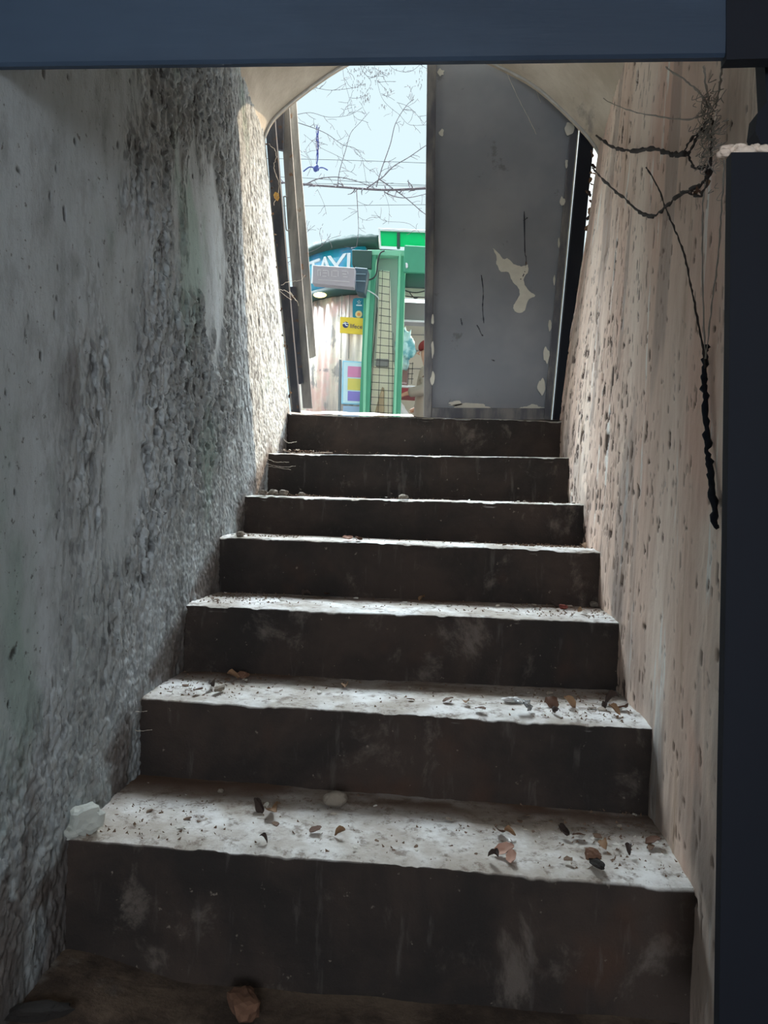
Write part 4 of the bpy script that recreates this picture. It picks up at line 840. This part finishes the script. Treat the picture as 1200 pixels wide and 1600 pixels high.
for s in (-1, 1):
    body.append([(q_(0, 0, .95), .13), (q_(0, .09 * s, .88), .095), (q_(-.02 * s, .10 * s, .48), .062), (q_(.03 - .03 * s, .10 * s, .09), .042), (q_(-.13 - .03 * s, .11 * s, .04), .035)])
body.append([(q_(0, 0, 1.36), .14), (q_(0, -.18, 1.38), .062), (q_(-.02, -.23, 1.13), .045), (q_(-.20, -.22, 1.10), .034), (q_(-.26, -.22, 1.09), .028), (q_(-.31, -.22, 1.07), .026)])
body.append([(q_(0, 0, 1.36), .14), (q_(0, .18, 1.38), .062), (q_(0, .22, 1.10), .045), (q_(-.16, .20, .95), .034), (q_(-.23, .20, .93), .028)])
for j in range(5):
    a = -.035 + j * .017; body.append([(q_(-.31, -.22, 1.07), .026), (q_(-.335, -.22 + a, 1.045), .010), (q_(-.345, -.22 + a, 1.015 - .004 * (2 - abs(j - 2))), .009), (q_(-.325, -.22 + a, .995), .008)])
skin_mesh('body', body, SKIN, per, 1)
# nose and ears
bm = bmesh.new(); add_tube(bm, [Vector(q_(-.115, 0, 1.655)), Vector(q_(-.145, 0, 1.625)), Vector(q_(-.115, 0, 1.61))], [.008, .016, .010], 8)
for s in (-1, 1): v = bmesh.ops.create_uvsphere(bm, u_segments=10, v_segments=6, radius=.028)['verts']; bmesh.ops.scale(bm, verts=v, vec=(.7, .35, 1)); bmesh.ops.translate(bm, verts=v, vec=q_(-.01, .088 * s, 1.63))
bm_obj('face_features', bm, SKIN, per, True)
coat = [[(q_(0, 0, .62), (.21, .23)), (q_(0, 0, .95), (.175, .20)), (q_(0, 0, 1.20), (.165, .19)), (q_(0, 0, 1.38), (.155, .19)), (q_(-.01, 0, 1.47), .085)],
        [(q_(0, 0, 1.38), (.155, .19)), (q_(0, -.20, 1.38), .088), (q_(-.02, -.25, 1.14), .080), (q_(-.19, -.23, 1.105), .064), (q_(-.235, -.225, 1.095), .060)],
        [(q_(0, 0, 1.38), (.155, .19)), (q_(0, .20, 1.38), .088), (q_(0, .24, 1.10), .078), (q_(-.17, .21, .955), .062)]]
skin_mesh('coat', coat, COAT, per, 2)
for s in (-1, 1): skin_mesh('trouser_leg', [[(q_(0, .085 * s, .80), .10), (q_(-.02 * s, .10 * s, .48), .08), (q_(.03 - .03 * s, .10 * s, .12), .062)]], TROU, per, 1)
bm = bmesh.new(); v = bmesh.ops.create_uvsphere(bm, u_segments=24, v_segments=14, radius=.118)['verts']; bmesh.ops.scale(bm, verts=v, vec=(1.05, .95, .85)); bmesh.ops.translate(bm, verts=v, vec=q_(-.015, 0, 1.70))
for q in list(bm.verts):
    if q.co.z < g + 1.665: q.co.z = g + 1.665
bm_obj('knit_hat', bm, HAT, per, True)
k = M('white_bag_film'); k.bump(k.noise(14, 5, .6), .6, .02); BAG = k.base(C(222, 216, 214), .4)
bm = bmesh.new(); v = bmesh.ops.create_icosphere(bm, subdivisions=4, radius=1)['verts']; co = np.array([p.co[:] for p in v]); n_ = fbm(co[:, 0] * 2.5, co[:, 1] * 2.5, co[:, 2] * 2, 3) - .5
for p, nn in zip(v, n_):
    z = p.co.z; w_ = 1 - .75 * max(0, z) ** 1.2; p.co = Vector(q_(-.335 + p.co.x * .20 * w_ * (1 + .5 * nn), -.22 + p.co.y * .12 * w_ * (1 + .5 * nn), .69 + z * .32 * (1 + .3 * nn)))
bag = bm_obj('plastic_bag', bm, BAG, None, True); tag(bag, 'bulging white plastic bag hanging from the shopper\'s hand', 'bag')

# ------------------------------------------------------------------ bare tree and wires
k = M('bare_bark'); BARK = k.base(k.mix(k.noise(20), C(78, 74, 84), C(116, 112, 122)), .9)
TD = 7.0
def tp(x, y, d=0): return Vector(onD(x, y, TD + d))
bm = bmesh.new(); TR = random.Random(11)
def twig(path, r0, depth):
    """path in pixels at tree depth; child shoots branch off"""
    P = smooth_pts([tp(x, y, dd) for x, y, dd in path], 5); n = len(P)
    add_tube(bm, P, [max(.0017, r0 * (1 - .6 * i / n)) for i in range(n)], 5 if r0 > .004 else 4, cap=False)
    if depth <= 0: return
    tot = sum(math.hypot(path[i + 1][0] - path[i][0], path[i + 1][1] - path[i][1]) for i in range(len(path) - 1))
    for q in range(max(1, int(tot / (15 if depth > 1 else 11)))):
        i = TR.randrange(len(path) - 1); t_ = TR.random(); x = path[i][0] + (path[i + 1][0] - path[i][0]) * t_; y = path[i][1] + (path[i + 1][1] - path[i][1]) * t_; d0 = path[i][2] + (path[i + 1][2] - path[i][2]) * t_
        a = math.atan2(path[i + 1][1] - path[i][1], path[i + 1][0] - path[i][0]) + TR.choice((-1, 1)) * TR.uniform(.5, 1.2); ln = TR.uniform(6, 22) * (1.3 if depth > 1 else .75)
        pp = [(x, y, d0)]
        for s in range(3):
            a += TR.uniform(-.45, .45); x += math.cos(a) * ln / 3; y += math.sin(a) * ln / 3; d0 += TR.uniform(-.05, .05); pp.append((x, y, d0))
        twig(pp, r0 * .42, depth - 1)
BR = [([(745, 300), (700, 292), (665, 294), (600, 296.5), (530, 292), (480, 288.5), (440, 285), (380, 280)], .015, 1),
      ([(475, 290), (490, 282), (505, 278), (530, 277), (560, 284), (585, 294)], .006, 1), ([(572, 295), (592, 281), (600, 275), (615, 260), (640, 245), (668, 226), (700, 210)], .006, 1),
      ([(588, 292), (597, 262), (610, 225), (618, 193), (635, 165), (647, 155)], .0055, 2), ([(594, 281), (610, 292), (635, 310), (668, 337), (700, 350)], .0055, 1), ([(600, 300), (620, 308), (645, 308), (690, 296)], .005, 1),
      ([(528, 293), (530, 270), (540, 235), (548, 208), (562, 192), (577, 175)], .0042, 2), ([(460, 190), (490, 200), (512, 210), (535, 226), (555, 232), (566, 248), (573, 292)], .0035, 2),
      ([(460, 180), (485, 176), (513, 183), (545, 180), (566, 168)], .0025, 2), ([(557, 297), (559, 330), (560, 360), (557, 386)], .0042, 2), ([(465, 135), (490, 137), (520, 141), (560, 136)], .0025, 1),
      ([(535, 90), (537, 120), (545, 150), (555, 190)], .0025, 2), ([(583, 90), (590, 130), (600, 158), (625, 180)], .0025, 2), ([(600, 298), (608, 325), (607, 350)], .0022, 1), ([(496, 296), (506, 318), (510, 335)], .0022, 1),
      ([(440, 405), (480, 395), (503, 384), (517, 365)], .0024, 2), ([(470, 385), (478, 365), (492, 352)], .0018, 2), ([(665, 375), (640, 350), (600, 345), (585, 330)], .0018, 1), ([(475, 210), (500, 230), (520, 240), (550, 255)], .0018, 2),
      ([(560, 90), (566, 110), (580, 128), (572, 145)], .003, 2), ([(600, 90), (615, 108), (640, 112), (660, 98)], .002, 1), ([(625, 180), (640, 195), (668, 195)], .002, 2), ([(480, 275), (487, 255), (478, 235), (490, 218)], .002, 2), ([(640, 90), (655, 100), (668, 108)], .002, 1), ([(620, 160), (640, 168), (662, 192)], .0018, 2)]
for pth, r0, dep in BR:
    dd = TR.uniform(-.3, .3) if r0 < .004 else 0; twig([(x, y, dd) for x, y in pth], r0, dep)
add_tube(bm, [Vector((tp(748, 300).x, tp(748, 300).y, z)) for z in (GROUND_Z - .1, 1.5, 2.6, 3.0, 4.2, 5.5, 7.0)], [.14, .12, .11, .105, .09, .06, .03], 10)
tree = bm_obj('bare_tree', bm, BARK, None, False); tag(tree, 'leafless tree with a long level bough and fine twigs across the sky', 'tree')
# hanging seed clusters
bm = bmesh.new()
for cx, cy, n_, sx, sy in ((563, 128, 40, 7, 12), (571, 152, 30, 3, 5), (588, 118, 22, 6, 7), (606, 141, 14, 4, 3), (600, 165, 8, 3, 2), (656, 130, 12, 3, 7), (572, 108, 30, 14, 3), (610, 112, 16, 8, 4), (496, 200, 10, 3, 6), (655, 110, 8, 3, 3)):
    for q in range(n_):
        p = tp(cx + TR.gauss(0, sx), max(70, cy + TR.gauss(0, sy)), TR.uniform(-.1, .1)); add_tube(bm, [p, p + Vector((TR.uniform(-.004, .004), TR.uniform(-.004, .004), -TR.uniform(.012, .03)))], [TR.uniform(.002, .0045), .001], 4)
tag(bm_obj('seed_pods', bm, BARK, tree), 'clusters of small dry seed pods', None, None, 'stuff')
wires = [((380, 247), (465, 248.5), (560, 251), (700, 256)), ((380, 276), (465, 277.5), (560, 284), (700, 291)), ((380, 322), (520, 321.5), (600, 320.5), (720, 319.5)), ((380, 284), (600, 289.5), (720, 293))]
wl_ = ['highest of the four thin wires, passing above the long bough', 'second thin wire from the top, just above the long bough', 'lowest thin wire, crossing clear sky below the long bough', 'thin wire running almost along the long bough']
for pth, lab in zip(wires, wl_):
    bm = bmesh.new(); add_tube(bm, smooth_pts([Vector(onY(x, y, 14)) for x, y in pth], 5), .0042, 5); tag(bm_obj('overhead_wire', bm, KBLACK), lab, 'wire')
bm = bmesh.new(); BLUEP = cmat('blue_plastic', C(62, 78, 150), .5)
for q in range(8):
    x = 496 + TR.uniform(-3, 3); add_tube(bm, smooth_pts([tp(x, 198 + TR.uniform(-4, 10), -.02), tp(496 + TR.uniform(-2, 3), 222, -.02), tp(495.5 + TR.uniform(-2, 2), 245, -.02), tp(494 + TR.uniform(-1.5, 1.5), 262, -.02)], 4), TR.uniform(.0018, .004), 5)
rock(bm, tp(494, 263, -.02), .024, 4, (1, .7, 1.2), 2, .8)
add_tube(bm, smooth_pts([tp(474, 268), tp(484, 261), tp(494, 263), tp(504, 262), tp(512, 266)], 4), .006, 5)
tag(bm_obj('shredded_plastic', bm, BLUEP, None), 'shredded blue violet plastic strip hanging among the twigs', 'plastic litter')
# low street backdrop behind the kiosk, mostly hidden
